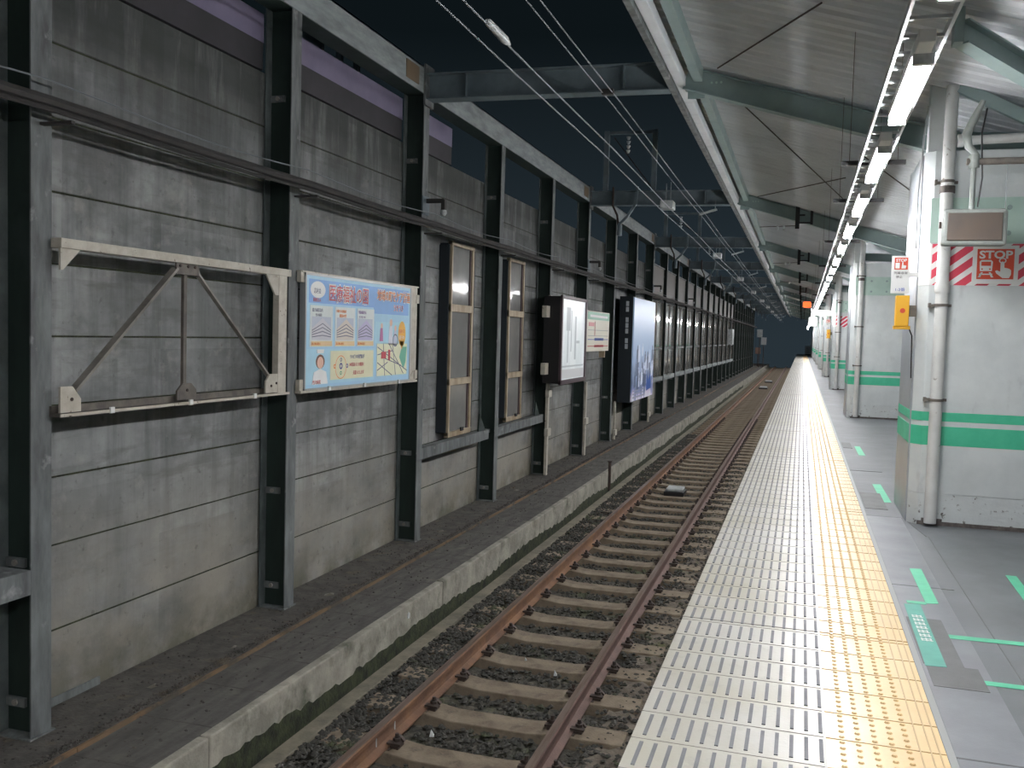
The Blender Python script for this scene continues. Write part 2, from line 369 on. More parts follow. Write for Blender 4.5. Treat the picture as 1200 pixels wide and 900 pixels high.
for y in ys:
    if y > 34: break
    for j in range(5):
        yy = y + .028 + .0556 * j
        for x in (.222, .284, .348, .412, .472):
            n = 6
            g.add([(x + .012 * math.cos(a * math.pi * 2 / n), yy + .012 * math.sin(a * math.pi * 2 / n), -.003) for a in range(n)] +
                  [(x + .008 * math.cos(a * math.pi * 2 / n), yy + .008 * math.sin(a * math.pi * 2 / n), .004) for a in range(n)],
                  [tuple(range(n, 2 * n))] + [(a, (a + 1) % n, (a + 1) % n + n, a + n) for a in range(n)])
struct(g, 'trim_5', 'yellow_dot', 'warning domes of the yellow tactile paving')
# asphalt joints and patches
g = MB().box(.642, .94, Y0, 9.2, -.01, .002)
struct(g, 'floor_worn_strip', 'asphalt_light', 'paler worn asphalt strip beside the tactile paving')
g = MB().box(.655, .86, 9.6, 10.6, -.01, .004).box(.665, .8, 15.0, 15.8, -.01, .004).box(.66, .90, 4.70, 5.02, -.01, .004).box(.65, .84, 5.02, 5.85, -.01, .004)
struct(g, 'floor_patches', 'asphalt_dark', 'darker rectangular asphalt repairs')
g = MB().box(1.075, 1.08, Y0, 8.4, -.01, .0015).bar((1.06, 8.4, 0), (.97, 9.1, 0), .006, .004)
for y in (6.62, 9.2, 12.4, 3.9): g.box(.64, 1.02, y - .006, y + .006, -.01, .003)
struct(g, 'trim_6', 'asphalt_dark', 'cracks and joints in the asphalt')

# track bed
def bumpy(x0, x1, y0, y1, z, amp, dx, dy):
    mb = MB(); nx = max(1, int((x1 - x0) / dx)); ny = max(1, int((y1 - y0) / dy))
    vs = []
    for j in range(ny + 1):
        for i in range(nx + 1):
            e = 0 if i in (0, nx) else 1
            vs.append((x0 + (x1 - x0) * i / nx, y0 + (y1 - y0) * j / ny, z + e * random.uniform(-amp, amp)))
    fs = [(j * (nx + 1) + i, j * (nx + 1) + i + 1, (j + 1) * (nx + 1) + i + 1, (j + 1) * (nx + 1) + i) for j in range(ny) for i in range(nx)]
    return mb.add(vs, fs)
struct(bumpy(-3.22, -1.30, 2.0, 22, -1.335, .012, .05, .05), 'floor_track_bed', 'bed', 'dark dirt and ballast bed between the rails')
struct(bumpy(-1.30, -.48, 2.0, 22, -1.272, .018, .05, .05), 'floor_track_bed_right', 'bed_right', 'brown dirt beside the platform foot')
struct(MB().box(-3.22, -1.30, Y0, 2.0, -1.5, -1.335).box(-3.22, -1.30, 22, 106, -1.5, -1.335), 'floor_track_bed_far', 'bed', 'dark track bed farther along the line')
struct(MB().box(-1.30, -.48, Y0, 2.0, -1.5, -1.30).box(-1.30, -.48, 22, 106, -1.5, -1.30), 'floor_track_bed_right_far', 'bed_right', 'brown dirt beside the platform farther along')
struct(MB().box(-3.345, -3.21, Y0, 106, -1.6, -1.30), 'trim_7', 'tan_strip', 'narrow tan concrete strip at the foot of the kerb', bevel=.01)
struct(MB().box(-3.44, -3.34, Y0, 106, -1.7, -1.46), 'trim_8', 'moss', 'dark wet gutter below the kerb')
# kerb: concrete wall holding the ledge
kb = MB()
y = -7.0
while y < 104:
    kb.box(-3.50, -3.42, y + .003, y + 3.95, -1.42, -.965); y += 3.96
struct(kb, 'wall_kerb', 'curb', 'weathered concrete kerb beside the track', bevel=.012)
mo = MB(); random.seed(3)
yy = Y0; prev = -1.22
vs = []
while yy < 60:
    h = -1.225 + random.uniform(-.022, .018) + .025 * math.sin(yy * 1.7) + (.05 * max(0, 1 - abs(yy - 5.6) / 2.2))
    vs.append((yy, h)); yy += .06
for (a, ha), (b_, hb) in zip(vs, vs[1:]):
    mo.add([(-3.417, a, -1.6), (-3.417, b_, -1.6), (-3.417, b_, hb), (-3.417, a, ha)], [(0, 1, 2, 3)])
mo.box(-3.5, -3.425, Y0, 106, -1.7, -1.40)
struct(mo, 'wall_kerb_moss', 'moss', 'mossy wet foot of the kerb')
struct(MB().box(-4.04, -3.50, Y0, 106, -1.3, -.975), 'floor_ledge', 'ledge', 'dark concrete ledge between kerb and wall')
g = MB(); y = Y0
while y < 60:
    g.box(-4.03, -3.50, y, y + .012, -.99, -.974); y += .62
struct(g, 'trim_9', 'ledge_dark', 'joints between the ledge slabs')
struct(MB().box(-5.1, -4.06, Y0, 106, -1.3, -.945), 'floor_wall_footing', 'ledge_dark', 'grimy footing strip along the wall')
g = MB(); random.seed(5); y = Y0
while y < 104:
    l = random.uniform(.5, 1.4); dx = random.uniform(-.006, .006); g.box(-4.058 + dx, -4.038 + dx, y, y + l, -1.0, -.948 + random.uniform(-.004, .004)); y += l
struct(g, 'trim_10', 'rust_line', 'rust coloured strip along the ledge')
struct(MB().box(-4.66, -4.62, 4.5, 5.3, -.95, -.89), 'trim_11', 'dusty_steel', 'pale metal flashing at the foot of the wall')

# concrete panel wall, bay by bay (each joint is a real gap)
SEAM = [-.96, -.44, .13, .58, 1.05, 1.5, 1.97, 2.43, 2.9, 3.37, 3.84]
wl = MB(); back = MB()
random.seed(11)
edges = [POSTS[0] - 2.97 * 2, POSTS[0] - 2.97] + POSTS
for a, b_ in zip(edges, edges[1:]):
    for z0, z1 in zip(SEAM, SEAM[1:]):
        o = random.uniform(-.006, .004)
        wl.box(WX - .1, WX + o, a + .0, b_ - .0, z0 + .005, z1 - .007)
back.box(WX - .16, WX - .012, edges[0], edges[-1], -1.0, 3.835)
struct(wl, 'wall_left', 'panel', 'streaked grey precast concrete panel wall', bevel=.006)
struct(back, 'wall_left_backing', 'moss', 'dark backing inside the panel joints')

# ================================================================== ROOF
rf = MB(); vs = []; fs = []
prof = [(0, 0), (.10, 0), (.13, -.028), (.17, -.028), (.20, 0)]
pts = []
y = Y0
while y < 112:
    for dy, dz in prof[:-1]: pts.append((y + dy, dz))
    y += .20
XL, XV, XR = -1.40, 2.7, 6.6
def rz(x): return ROOFZ(x) + .02 if x <= XV else ROOFZ(XV) + .02 + .295 * (x - XV)
for (yy, dz) in pts:
    for x in (XL, XV, XR): vs.append((x, yy, rz(x) + dz))
for i in range(len(pts) - 1):
    for k in range(2): fs.append((i * 3 + k, i * 3 + k + 1, i * 3 + k + 4, i * 3 + k + 3))
n0 = len(vs)
for (yy, dz) in (pts[0], pts[-1]):
    for x in (XL, XV, XR): vs.append((x, yy, rz(x) + .08))
fs += [(n0, n0 + 1, n0 + 4, n0 + 3), (n0 + 1, n0 + 2, n0 + 5, n0 + 4)]
rf.add(vs, fs)
struct(rf, 'ceiling', 'roof', 'ribbed steel platform roof sloping down to the right')
# eave gutter and purlin, in bays
struct(MB().box(-1.50, -1.44, Y0, 112, 4.30, 4.58), 'trim_12', 'dusty_steel', 'thin grey eave fascia of the roof', bevel=.004)
struct(MB().box(-1.43, -1.33, Y0, 112, 4.34, 4.46), 'trim_13', 'roof', 'beige gutter along the eave', bevel=.01)
g = MB()
for a, b_ in zip(BEAMS, BEAMS[1:]):
    g.box(-1.24, -1.14, a + .07, b_ - .07, 4.36, 4.50)
    g.box(-1.20, -1.18, a + .07, b_ - .07, 4.44, 4.53)
struct(g, 'trim_14', 'mint_steel', 'pale green eave purlin', bevel=.004)

# rafters: welded I sections sloping down from the eave
def ibeam_x(a, b_, h, w, tf=.012, tw=.012):
    """I section running between a and b (same y), web vertical"""
    mb = MB(); a = Vector(a); b_ = Vector(b_)
    mb.bar(a, b_, tw, h - 2 * tf)
    up = Vector((0, 0, h / 2 - tf / 2)); mb.bar(a + up, b_ + up, w, tf); mb.bar(a - up, b_ - up, w, tf)
    return mb
for k, Y in enumerate(BEAMS):
    kk = k - 1
    lab = ('pale green sloping roof rafter above the pillars, %s one in view' % nth(kk)) if 0 <= kk < 11 else 'small distant pale green roof rafter'
    r = thing('roof_rafter', (-1.32, Y, 4.4), lab, 'rafter', 'pale green rafters under the roof')
    part(ibeam_x((-1.33, Y, 4.42), (XV, Y, ROOFZ(XV) - .16), .25, .14), 'beam', 'mint_steel', r)
    for q in range(3): part(MB().disc((-1.05 + .05 * q, Y - .014, 4.36), .012, .006, 'y', 8), 'bolt', 'mint_plate', r)
    part(MB().box(-1.3, -1.12, Y - .01, Y + .01, 4.2, 4.36), 'gusset_plate', 'mint_steel', r)
    # hanger bracket with insulators, as on the second and later rafters
    if kk >= 1:
        b = thing('wire_bracket', (-.2, Y - .12, 4.2), ('dark hanging bracket with white insulators at the %s rafter' % nth(kk)) if kk < 4 else 'tiny dark hanging bracket under a distant rafter', 'bracket', 'dark brackets hanging under the rafters')
        part(MB().box(-.23, -.15, Y - .14, Y - .10, 3.80, 4.37).box(-.15, -.05, Y - .13, Y - .11, 4.05, 4.08), 'hanger_post', 'black', b)
        part(MB().box(.05, .10, Y - .14, Y - .10, 3.88, 4.30).box(-.16, .10, Y - .13, Y - .11, 3.90, 3.93), 'angle_arm', 'black', b)
        g = MB().tube([(-.9, Y - .12, 3.84), (-.2, Y - .12, 3.86)], .008, 6); part(g, 'rod', 'iron', b)
        for q, xx in enumerate((-.56, -.44)):
            part(MB().tube([(xx, Y - .12, 3.77), (xx, Y - .12, 3.8), (xx, Y - .12, 3.83), (xx, Y - .12, 3.87)], [.014, .03, .018, .026], 10), 'insulator', 'insulator', b, smooth=True)
# diagonal roof brace rods
for i, (a, b_) in enumerate([((.03, 7.47, 4.14), (-.97, 10.1, 4.44)), ((-.95, 10.8, 4.42), (.55, 16.6, 4.0)), ((.6, 12.6, 3.98), (2.2, 16.0, 3.5)), ((-.95, 18.9, 4.4), (.5, 14.5, 4.0))]):
    solid(MB().tube([a, b_], .008, 6), 'brace_rod', 'iron', ['thin dark brace rod crossing the roof, nearest the top of the picture', 'thin dark brace rod running right from the first rafter',
          'thin dark brace rod behind the first pillar roof', 'thin dark brace rod meeting the second rafter from the front'][i], 'brace rod', 'roof brace rods')

# ================================================================== LEFT WALL STEELWORK
def make_column(Y, z1=4.40):
    r = thing('steel_column', (FX, Y, -.95), 'x', 'column', 'dark green steel columns along the wall')
    part(MB().box(FX - .245, FX - .012, Y - .008, Y + .008, -.945, z1), 'web', 'green_steel', r)
    part(MB().box(FX - .012, FX, Y - .08, Y + .08, -.945, z1), 'front_flange', 'dusty_steel', r, bevel=.002)
    part(MB().box(FX - .257, FX - .245, Y - .10, Y + .10, -.945, z1), 'back_flange', 'back_steel', r)
    part(MB().box(FX - .34, FX + .015, Y - .10, Y + .10, -.945, -.935), 'base_plate', 'dusty_steel', r)
    for z in (-.75, .12, 3.62):
        cp = part(MB().box(FX - .243, FX - .10, Y - .03, Y - .008, z - .028, z + .028), 'panel_clip', 'dusty_steel', r)
        part(MB().disc((FX - .17, Y - .03, z), .02, -.012, 'y', 8), 'bolt', 'light_steel', cp)
    return r
c0 = make_column(POSTS[0])
near_of = {0: 'dark green steel column at the left edge of the picture', 1: 'steel column between the empty white frame and the hospital advertisement board',
           2: 'steel column right of the hospital advertisement board, carrying a small wall lamp', 3: 'steel column between the two narrow beige windows',
           4: 'steel column with a white strip, left of the shallow lit poster box', 5: 'steel column with a short white strip below the shallow lit poster box', 6: 'steel column just right of the green topped line map board',
           7: 'steel column behind the tall blue poster', 8: 'steel column just right of the tall blue poster'}
for k, Y in enumerate([POSTS[0] - 2.97] + POSTS):
    i = k - 1
    c = c0 if i == 0 else copy_tree(c0)
    c.location = (FX, Y, -.95)
    if i < 0: c['label'] = 'dark green steel column beyond the left edge of the picture'
    elif i in near_of: c['label'] = near_of[i]
    elif i < 20: c['label'] = 'steel column between wall windows, %s along the wall' % nth(i)
    else: c['label'] = 'small distant steel column in the far third of the wall'
# top beams span three bays each
for k in range(-1, 10):
    a = BEAMS[0] + 8.91 * (k + 1) - 8.91; b_ = a + 8.91
    a += .12; b_ -= .02
    r = thing('wall_top_beam', (FX, a, 4.4), ('light grey beam on top of the wall columns, %s span' % nth(k + 1)) if k + 1 < 6 else 'small distant light grey beam on top of the wall columns', 'beam', 'beams on top of the wall columns')
    part(MB().box(FX - .012, FX + .005, a, b_, 4.385, 4.69), 'face_plate', 'fascia', r)
    part(MB().box(FX - .24, FX + .005, a, b_, 4.67, 4.69).box(FX - .24, FX - .012, a, b_, 4.385, 4.40), 'flange', 'green_steel', r)
    if k in (0, 2): pass
    yb = b_ - .62
    part(MB().box(FX + .005, FX + .012, yb, yb + .36, 4.44, 4.64), 'name_plate', flat('stained_plate', srgb(120, 104, 84)), r)
# cross beams over the track
for k, Y in enumerate(BEAMS):
    kk = k - 1
    if kk < 0: continue
    r = thing('cross_beam', (FX, Y, 4.45), ('blue grey steel beam crossing over the track, %s one' % nth(kk)) if kk < 6 else 'small distant blue grey beam crossing over the track', 'beam', 'beams crossing over the track')
    part(ibeam_x((FX + .01, Y, 4.47), (-1.50, Y, 4.44), .30, .20, .014), 'beam', 'bluegrey_steel', r)
    part(MB().box(FX + .005, FX + .03, Y - .13, Y + .13, 4.25, 4.72), 'end_plate', 'dusty_steel', r)
    g = MB()
    for xx in (-3.85, -2.0): g.box(xx - .006, xx + .006, Y - .09, Y + .09, 4.34, 4.59)
    part(g, 'stiffener', 'bluegrey_steel', r)
    if kk >= 1:
        # frame that carries the overhead wires
        w = thing('catenary_frame', (-3.6, Y, 4.6), ('grey catenary frame standing on the %s cross beam' % nth(kk)) if kk < 5 else 'tiny distant catenary frame over the track', 'catenary frame', 'catenary frames over the track')
        for xx in (-4.05, -3.05):
            part(MB().box(xx - .05, xx + .05, Y - .05, Y + .05, 4.63, 5.85 if kk == 1 else 5.35), 'post', 'bluegrey_steel', w)
        zt = 5.82 if kk == 1 else 5.32
        part(MB().box(-4.1, -3.0, Y - .03, Y + .03, zt - .04, zt + .02), 'top_bar', 'bluegrey_steel', w)
        part(MB().tube([(-3.9, Y, zt - .1), (-3.1, Y, 4.7)], .012, 6), 'diagonal_rod', 'iron', w)
        g = MB(); 
        for q in range(4): g.tube([(-3.6, Y, zt - .1 - .09 * q), (-3.6, Y, zt - .16 - .09 * q)], [.045, .02], 10)
        part(g, 'insulator', 'insulator', w, smooth=True)
        h = thing('bent_hanger_arm', (-3.65, Y - .1, 4.6), ('curved steel arm hanging from the %s cross beam' % nth(kk)) if kk < 5 else 'tiny distant curved arm under a cross beam', 'hanger arm', 'curved arms under the cross beams')
        part(MB().bar((-3.36, Y - .13, 4.68), (-3.38, Y - .13, 4.33), .07, .05).bar((-3.38, Y - .13, 4.34), (-3.56, Y - .13, 4.05), .07, .05).bar((-3.56, Y - .13, 4.06), (-3.72, Y - .13, 3.9), .07, .05), 'arm', 'bluegrey_steel', h)
        part(MB().tube([(-3.86, Y - .13, 4.68), (-3.86, Y - .13, 4.3), (-3.76, Y - .13, 4.1), (-3.72, Y - .13, 3.8)], .022, 8), 'rod', 'iron', h)
        part(MB().tube([(-3.70, Y - .13, 3.9), (-3.70, Y - .13, 3.68)], .05, 10), 'clamp', 'bluegrey_steel', h)
        # white feeder clamps on the wires
        i1 = thing('wire_insulator', (-2.1, Y - 4.6, 3.62), ('white box insulator on the left overhead wires before the %s cross beam' % nth(kk + 1)) if kk < 5 else 'tiny white insulator on the left overhead wires', 'insulator', 'insulators on the overhead wires')
        part(MB().box(-2.19, -1.99, Y - 4.75, Y - 4.45, 3.6, 3.72), 'body', 'insulator', i1, bevel=.01)
        part(MB().tube([(-2.12, Y - 4.6, 3.7), (-2.12, Y - 4.6, 4.0)], .006, 6).tube([(-2.05, Y - 4.6, 3.7), (-2.05, Y - 4.6, 4.02)], .006, 6), 'hanger', 'wire', i1)
        i2 = thing('wire_clamp', (-1.9, Y - .4, 4.0), ('small white bracket on the right overhead wires by the %s cross beam' % nth(kk)) if kk < 5 else 'tiny white clamp on the right overhead wires', 'clamp', 'clamps on the overhead wires')
        part(MB().bar((-2.06, Y - .4, 4.06), (-1.72, Y - .4, 4.16), .05, .035), 'arm', 'insulator', i2)
        part(MB().tube([(-1.75, Y - .4, 4.15), (-1.75, Y - .4, 4.33)], .01, 6), 'stem', 'wire', i2)
# overhead wires
for nm, x, z, r_, lab in (('contact_wire', -2.167, 3.60, .0065, 'lower left overhead wire above the track, outermost of four'), ('contact_wire', -2.01, 3.60, .0065, 'left overhead wire with a white sleeve above the track'),
                          ('feeder_wire', -2.02, 4.05, .006, 'third overhead wire from the left above the track'), ('feeder_wire', -1.92, 4.05, .006, 'rightmost overhead wire, nearest the platform roof')):
    pts = []; y = Y0
    while y <= 104:
        ph = ((y - BEAMS[0]) % 8.91) / 8.91; pts.append((x, y, z - .03 * math.sin(math.pi * ph))); y += 8.91 / 6
    solid(MB().tube(pts, r_, 6), nm, 'wire', lab, 'wire', 'overhead wires above the track')
solid(MB().tube([(-2.01, 5.72, 3.59), (-2.01, 5.76, 3.59), (-2.01, 6.1, 3.585), (-2.01, 6.2, 3.585)], [.012, .026, .03, .012], 10), 'wire_sleeve', 'insulator', 'pale sleeve clamped on the left overhead wire near the top edge', 'wire sleeve', smooth=True)
solid(MB().box(-2.03, -1.91, 9.3, 9.36, 4.02, 4.08), 'wire_spacer', 'cable', 'dark spacer clip joining the two right overhead wires', 'wire spacer', bevel=.008)

# board above the panels, light and shade painted as two tones; rail frame behind
b = thing('lilac_panel_board', (WX, 4.0, 3.84), 'purple board above the first three concrete bays, painted lit on top and shaded below', 'panel board')
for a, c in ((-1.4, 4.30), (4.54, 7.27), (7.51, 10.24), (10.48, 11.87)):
    part(MB().box(WX - .04, WX + .004, a, c, 3.85, 4.085), 'shaded_lower_panel', 'mauve', b, label='lower panel painted dark mauve as if in shade')
    part(MB().box(WX - .04, WX + .008, a, c, 4.085, 4.33), 'lit_upper_panel', 'lilac', b, label='upper panel painted lilac as if lit')
b = thing('upper_frame', (-4.86, 8, 4.3), 'grey steel frame with openings behind the lilac board, under the top beam', 'frame')
g = MB().box(-4.9, -4.84, 2.0, 10.3, 4.62, 4.70); part(g, 'rail', 'bluegrey_steel', b)
for y in (6.35, 7.95, 8.68, 9.1, 9.5): part(MB().box(-4.9, -4.84, y, y + .06, 4.3, 4.64), 'stud', 'dusty_steel', b)
part(MB().box(-4.89, -4.86, 8.1, 8.66, 4.3, 4.64), 'infill_panel', 'bluegrey_steel', b)

# cable bundle along the wall
g = MB(); 
def cpts(x, z, sag=.03):
    pts = []; y = -7.46
    while y < 92:
        ph = ((y - POSTS[0]) % 2.97) / 2.97; pts.append((x, y, z - sag * math.sin(math.pi * ph))); y += 2.97 / 6
    return pts
cb = thing('cable_bundle', (-4.2, 0, 2.83), 'thick dark bundle of cables strung along the whole wall', 'cable')
part(MB().tube(cpts(-4.18, 2.86, .012), .034, 8), 'main_cable', 'cable', cb, smooth=True)
part(MB().tube(cpts(-4.16, 2.81, .02), .015, 6), 'thin_cable', 'cable', cb, smooth=True)
part(MB().tube(cpts(-4.24, 3.0, .05), .006, 5), 'support_wire', 'wire', cb)
for k, Y in enumerate([POSTS[0] - 2.97] + POSTS):
    o = thing('cable_hook', (FX, Y, 2.83), 'small hook bracket holding the cable bundle to a far wall column' if k > 19 else 'small hook bracket holding the cable bundle, %s along the wall' % nth(k), 'bracket', 'cable hooks on the wall columns')
    part(MB().box(FX, -4.13, Y - .015, Y + .015, 2.755, 2.772), 'hook', 'cable', o)
# small lamps on columns
for i, (k, lab) in enumerate(((2, 'small wall lamp on the column right of the advertisement board'), (5, 'small wall lamp above the lit poster box'), (8, 'small wall lamp on the column right of the tall blue poster'), (11, 'tiny distant wall lamp above the windows'))):
    Y = POSTS[k]
    o = thing('wall_lamp', (FX, Y, 3.1), lab, 'lamp', 'small lamps on the wall columns')
    part(MB().box(FX, FX + .015, Y - .1, Y + .1, 2.98, 3.2), 'mounting_plate', 'bluegrey_steel', o)
    part(MB().bar((FX, Y + .02, 3.15), (FX + .24, Y + .02, 3.15), .045, .05).bar((FX + .23, Y + .02, 3.16), (FX + .23, Y + .02, 3.04), .05, .045, (1, 0, 0)), 'arm', 'cable', o)
    part(MB().tube([(FX + .23, Y + .02, 3.04), (FX + .23, Y + .02, 3.0), (FX + .235, Y + .02, 2.97)], [.035, .04, .02], 10), 'lamp_head', 'insulator', o, smooth=True)

# empty white steel frame in the first bay
e = thing('empty_sign_frame', (-4.3, 5.85, 1.0), 'empty white steel sign frame with diagonal braces on the first bay', 'sign frame')
part(MB().box(-4.35, -4.27, 4.56, 7.2, 2.04, 2.10), 'top_rail', 'white_steel', e, bevel=.004)
part(MB().box(-4.36, -4.28, 4.56, 7.2, 1.015, 1.035).box(-4.36, -4.34, 4.56, 7.2, 1.03, 1.08), 'bottom_rail', 'old_steel', e)
part(MB().box(-4.28, -4.272, 4.56, 7.2, 1.015, 1.035), 'bottom_rail_lip', 'white_steel', e)
part(MB().box(-4.34, -4.28, 7.02, 7.15, 1.03, 2.10), 'side_post', 'white_steel', e, bevel=.004)
part(MB().prism([(4.57, 2.04), (4.57, 1.91), (4.59, 1.91), (4.73, 2.04)], 'x', -4.30, -4.285), 'corner_gusset', 'white_steel', e)
part(MB().prism([(6.82, 2.05), (7.04, 2.05), (7.04, 1.87), (6.97, 1.87)], 'x', -4.30, -4.285), 'corner_gusset', 'white_steel', e)
part(MB().prism([(4.57, 1.04), (4.74, 1.04), (4.74, 1.12), (4.67, 1.2), (4.57, 1.2)], 'x', -4.30, -4.285), 'foot_gusset', 'white_steel', e)
part(MB().prism([(6.84, 1.04), (7.06, 1.04), (7.06, 1.2), (6.9, 1.2), (6.84, 1.14)], 'x', -4.30, -4.285), 'foot_gusset', 'white_steel', e)
part(MB().bar((-4.31, 4.70, 1.17), (-4.31, 5.68, 2.00), .02, .055, (1, 0, 0)), 'diagonal_brace', 'light_steel', e)
part(MB().bar((-4.31, 5.90, 2.0), (-4.31, 6.93, 1.17), .015, .038, (1, 0, 0)), 'diagonal_brace', 'light_steel', e)
part(MB().box(-4.325, -4.30, 5.765, 5.80, 1.1, 2.0), 'centre_rod', 'old_steel', e)
part(MB().box(-4.30, -4.285, 5.66, 5.92, 1.96, 2.07), 'centre_plate', 'old_steel', e)
part(MB().prism([(5.68, 1.05), (5.9, 1.05), (5.9, 1.12), (5.84, 1.17), (5.74, 1.17), (5.68, 1.12)], 'x', -4.30, -4.285), 'centre_foot_plate', 'old_steel', e)
for y in (5.0, 5.82, 6.66): part(MB().box(-4.28, -4.265, y - .018, y + .018, 1.01, 1.05), 'clip', 'white_paint', e)
for y, z in ((5.7, 2.02), (5.79, 2.02), (5.87, 2.02), (6.92, 1.1), (7.0, 1.12), (4.66, 1.12), (5.79, 1.12)):
    part(MB().disc((-4.286, y, z), .011, .008, 'x', 8), 'bolt', 'iron', e)

# hospital advertisement board
BX = -4.30
ad = thing('advertisement_board', (BX, 8.75, 1.02), 'light blue hospital advertisement board with photos, cartoon nurse and map', 'advertisement board')
part(MB().box(BX - .06, BX - .006, 7.50, 9.86, 1.035, 2.095), 'backing', 'alu', ad)
part(MB().box(BX - .01, BX + .006, 7.49, 9.87, 2.08, 2.10).box(BX - .01, BX + .006, 7.49, 9.87, 1.03, 1.045).box(BX - .01, BX + .006, 7.49, 7.51, 1.03, 2.1).box(BX - .01, BX + .006, 9.845, 9.87, 1.03, 2.1), 'rim', 'alu', ad)
part(MB().box(BX - .10, BX - .02, 9.90, 10.10, 1.03, 2.11), 'side_post', 'white_steel', ad, bevel=.004)
part(MB().box(BX - .08, BX + .0, 7.44, 10.1, 1.005, 1.03), 'bottom_rail', 'white_steel', ad)
part(MB().box(BX - .08, BX + .0, 7.44, 10.1, 2.10, 2.115), 'top_rail', 'white_steel', ad)
for y in (7.95, 8.7, 9.55): part(MB().box(BX + .0, BX + .02, y - .02, y + .02, 1.01, 1.05), 'clip', 'white_paint', ad)
for y, z in ((7.47, 2.06), (7.47, 1.08), (10.08, 1.09), (10.1, 1.97)): part(MB().box(BX - .05, BX - .01, y - .04, y + .04, z - .05, z + .05), 'corner_bracket', 'white_steel', ad)
def U(u): return 7.51 + u * 2.335       # 0..1 across
def V(v): return 1.045 + v * 1.035      # 0..1 up
def AD(name, rects, c, lay, e=0, label=None):
    g = MB()
    for u0, u1, v0, v1 in rects: g.box(BX, BX + .001 * lay, U(u0), U(u1), V(v0), V(v1))
    return part(g, name, flat(c[0], c[1]), ad, label=label)
AD('poster_sheet', [(0, 1, 0, 1)], ('sky', srgb(170, 212, 236)), 1)
AD('title_band', [(0.02, .60, .76, .97), (.60, .98, .70, .97)], ('ad_blue', srgb(132, 178, 230)), 2)
AD('lower_band', [(.0, .61, .03, .35), (.61, .98, .4, .62)], ('ad_pale', srgb(178, 220, 238)), 2)
AD('photo_card', [(.03, .215, .37, .74), (.235, .415, .37, .74), (.435, .60, .37, .74)], ('ad_card', srgb(218, 226, 226)), 3)
AD('message_card', [(.20, .60, .06, .33)], ('ad_cream', srgb(232, 230, 198)), 3)
def build_photo(u0, u1, v0, v1, tint, k):
    g = MB().box(BX, BX + .0035, U(u0), U(u1), V(v0), V(v1)); part(g, 'photo', flat('photo_sky', srgb(190, 198, 212)), ad)
    g = MB(); um = u0 + (u1 - u0) * .55
    g.prism([(U(u0), V(v0)), (U(u1), V(v0)), (U(u1), V(v0 + (v1 - v0) * .55)), (U(um), V(v1 - .01)), (U(u0), V(v0 + (v1 - v0) * .5))], 'x', BX, BX + .0042)
    part(g, 'photo_building', flat('photo_b%d' % k, tint), ad)
    g = MB()
    for q in range(4):
        f = (q + .6) / 5
        g.prism([(U(u0), V(v0 + (v1 - v0) * (.06 + .45 * f))), (U(um), V(v0 + (v1 - v0) * (.08 + .85 * f))), (U(um), V(v0 + (v1 - v0) * (.12 + .85 * f))), (U(u0), V(v0 + (v1 - v0) * (.10 + .45 * f)))], 'x', BX, BX + .0048)
        g.prism([(U(um), V(v0 + (v1 - v0) * (.08 + .85 * f))), (U(u1), V(v0 + (v1 - v0) * (.06 + .48 * f))), (U(u1), V(v0 + (v1 - v0) * (.10 + .48 * f))), (U(um), V(v0 + (v1 - v0) * (.12 + .85 * f)))], 'x', BX, BX + .0048)
    part(g, 'photo_windows', flat('photo_dark', srgb(112, 114, 132)), ad)
build_photo(.045, .2, .43, .64, srgb(206, 206, 214), 0)
build_photo(.25, .40, .43, .64, srgb(214, 206, 198), 1)
build_photo(.445, .585, .43, .64, srgb(190, 184, 216), 2)
AD('caption_strip', [(.04, .21, .375, .42), (.24, .41, .375, .42), (.44, .595, .375, .42)], ('ad_orange_pale', srgb(232, 206, 160)), 4)
def TX(s, u, v, size, c, sx=1.0, bold=.0, align='LEFT'):
    return text_mesh(s, size, flat(c[0], c[1]), ad, (BX + .006, U(u), V(v)), (0, 1, 0), (0, 0, 1), 'lettering', align, sx, bold)
RED = ('ad_red', srgb(196, 70, 80)); WHT = ('ad_white', srgb(238, 240, 240)); ORG = ('ad_org', srgb(236, 140, 60)); NAVY = ('ad_navy', srgb(60, 70, 140)); GRY = ('ad_gry', srgb(110, 116, 140)); PNK = ('ad_pink', srgb(214, 92, 98))
def outlined(s, u, v, size, c, sx=1.0, halo=.008):
    o = TX(s, u, v, size, WHT, sx, halo); o2 = TX(s, u, v, size, c, sx, .0003); o2.location.x += .002
outlined('医療福祉の園', .175, .80, .172, PNK, .82, .012)
outlined('地域の町をケア計画', .625, .845, .125, ORG, .76, .009)
outlined('うきうき', .80, .745, .075, PNK, .9, .004)
g = MB().add([(BX + .003, U(.09 + .06 * math.cos(a)), V(.88 + .075 * math.sin(a))) for a in [i * math.pi / 12 for i in range(24)]], [tuple(range(24))]); part(g, 'logo_oval', flat('ad_white', WHT[1]), ad)
TX('志村会', .055, .85, .055, GRY, .8); TX('医療法人', .05, .775, .04, PNK, .9)
TX('総合病院案内', .045, .685, .038, GRY, .85); TX('介護老人保健施設', .243, .69, .03, ORG, .85); TX('特別養護老人', .445, .69, .034, ('ad_vio', srgb(120, 80, 150)), .85)
TX('竹川病院', .07, .645, .03, GRY, 1); TX('健康の里', .27, .645, .036, ORG, 1); TX('ケアセンター', .45, .645, .03, ('ad_vio', srgb(120, 80, 150)), .9)
for u in (.045, .245, .443): TX('03-3964-0211', u, .385, .033, ORG, .85)
TX('リハビリの専門医が', .37, .255, .045, NAVY, .78); TX('24時間あなたの健康を', .365, .18, .042, RED, .78); TX('支援いたします', .40, .10, .045, RED, .78)
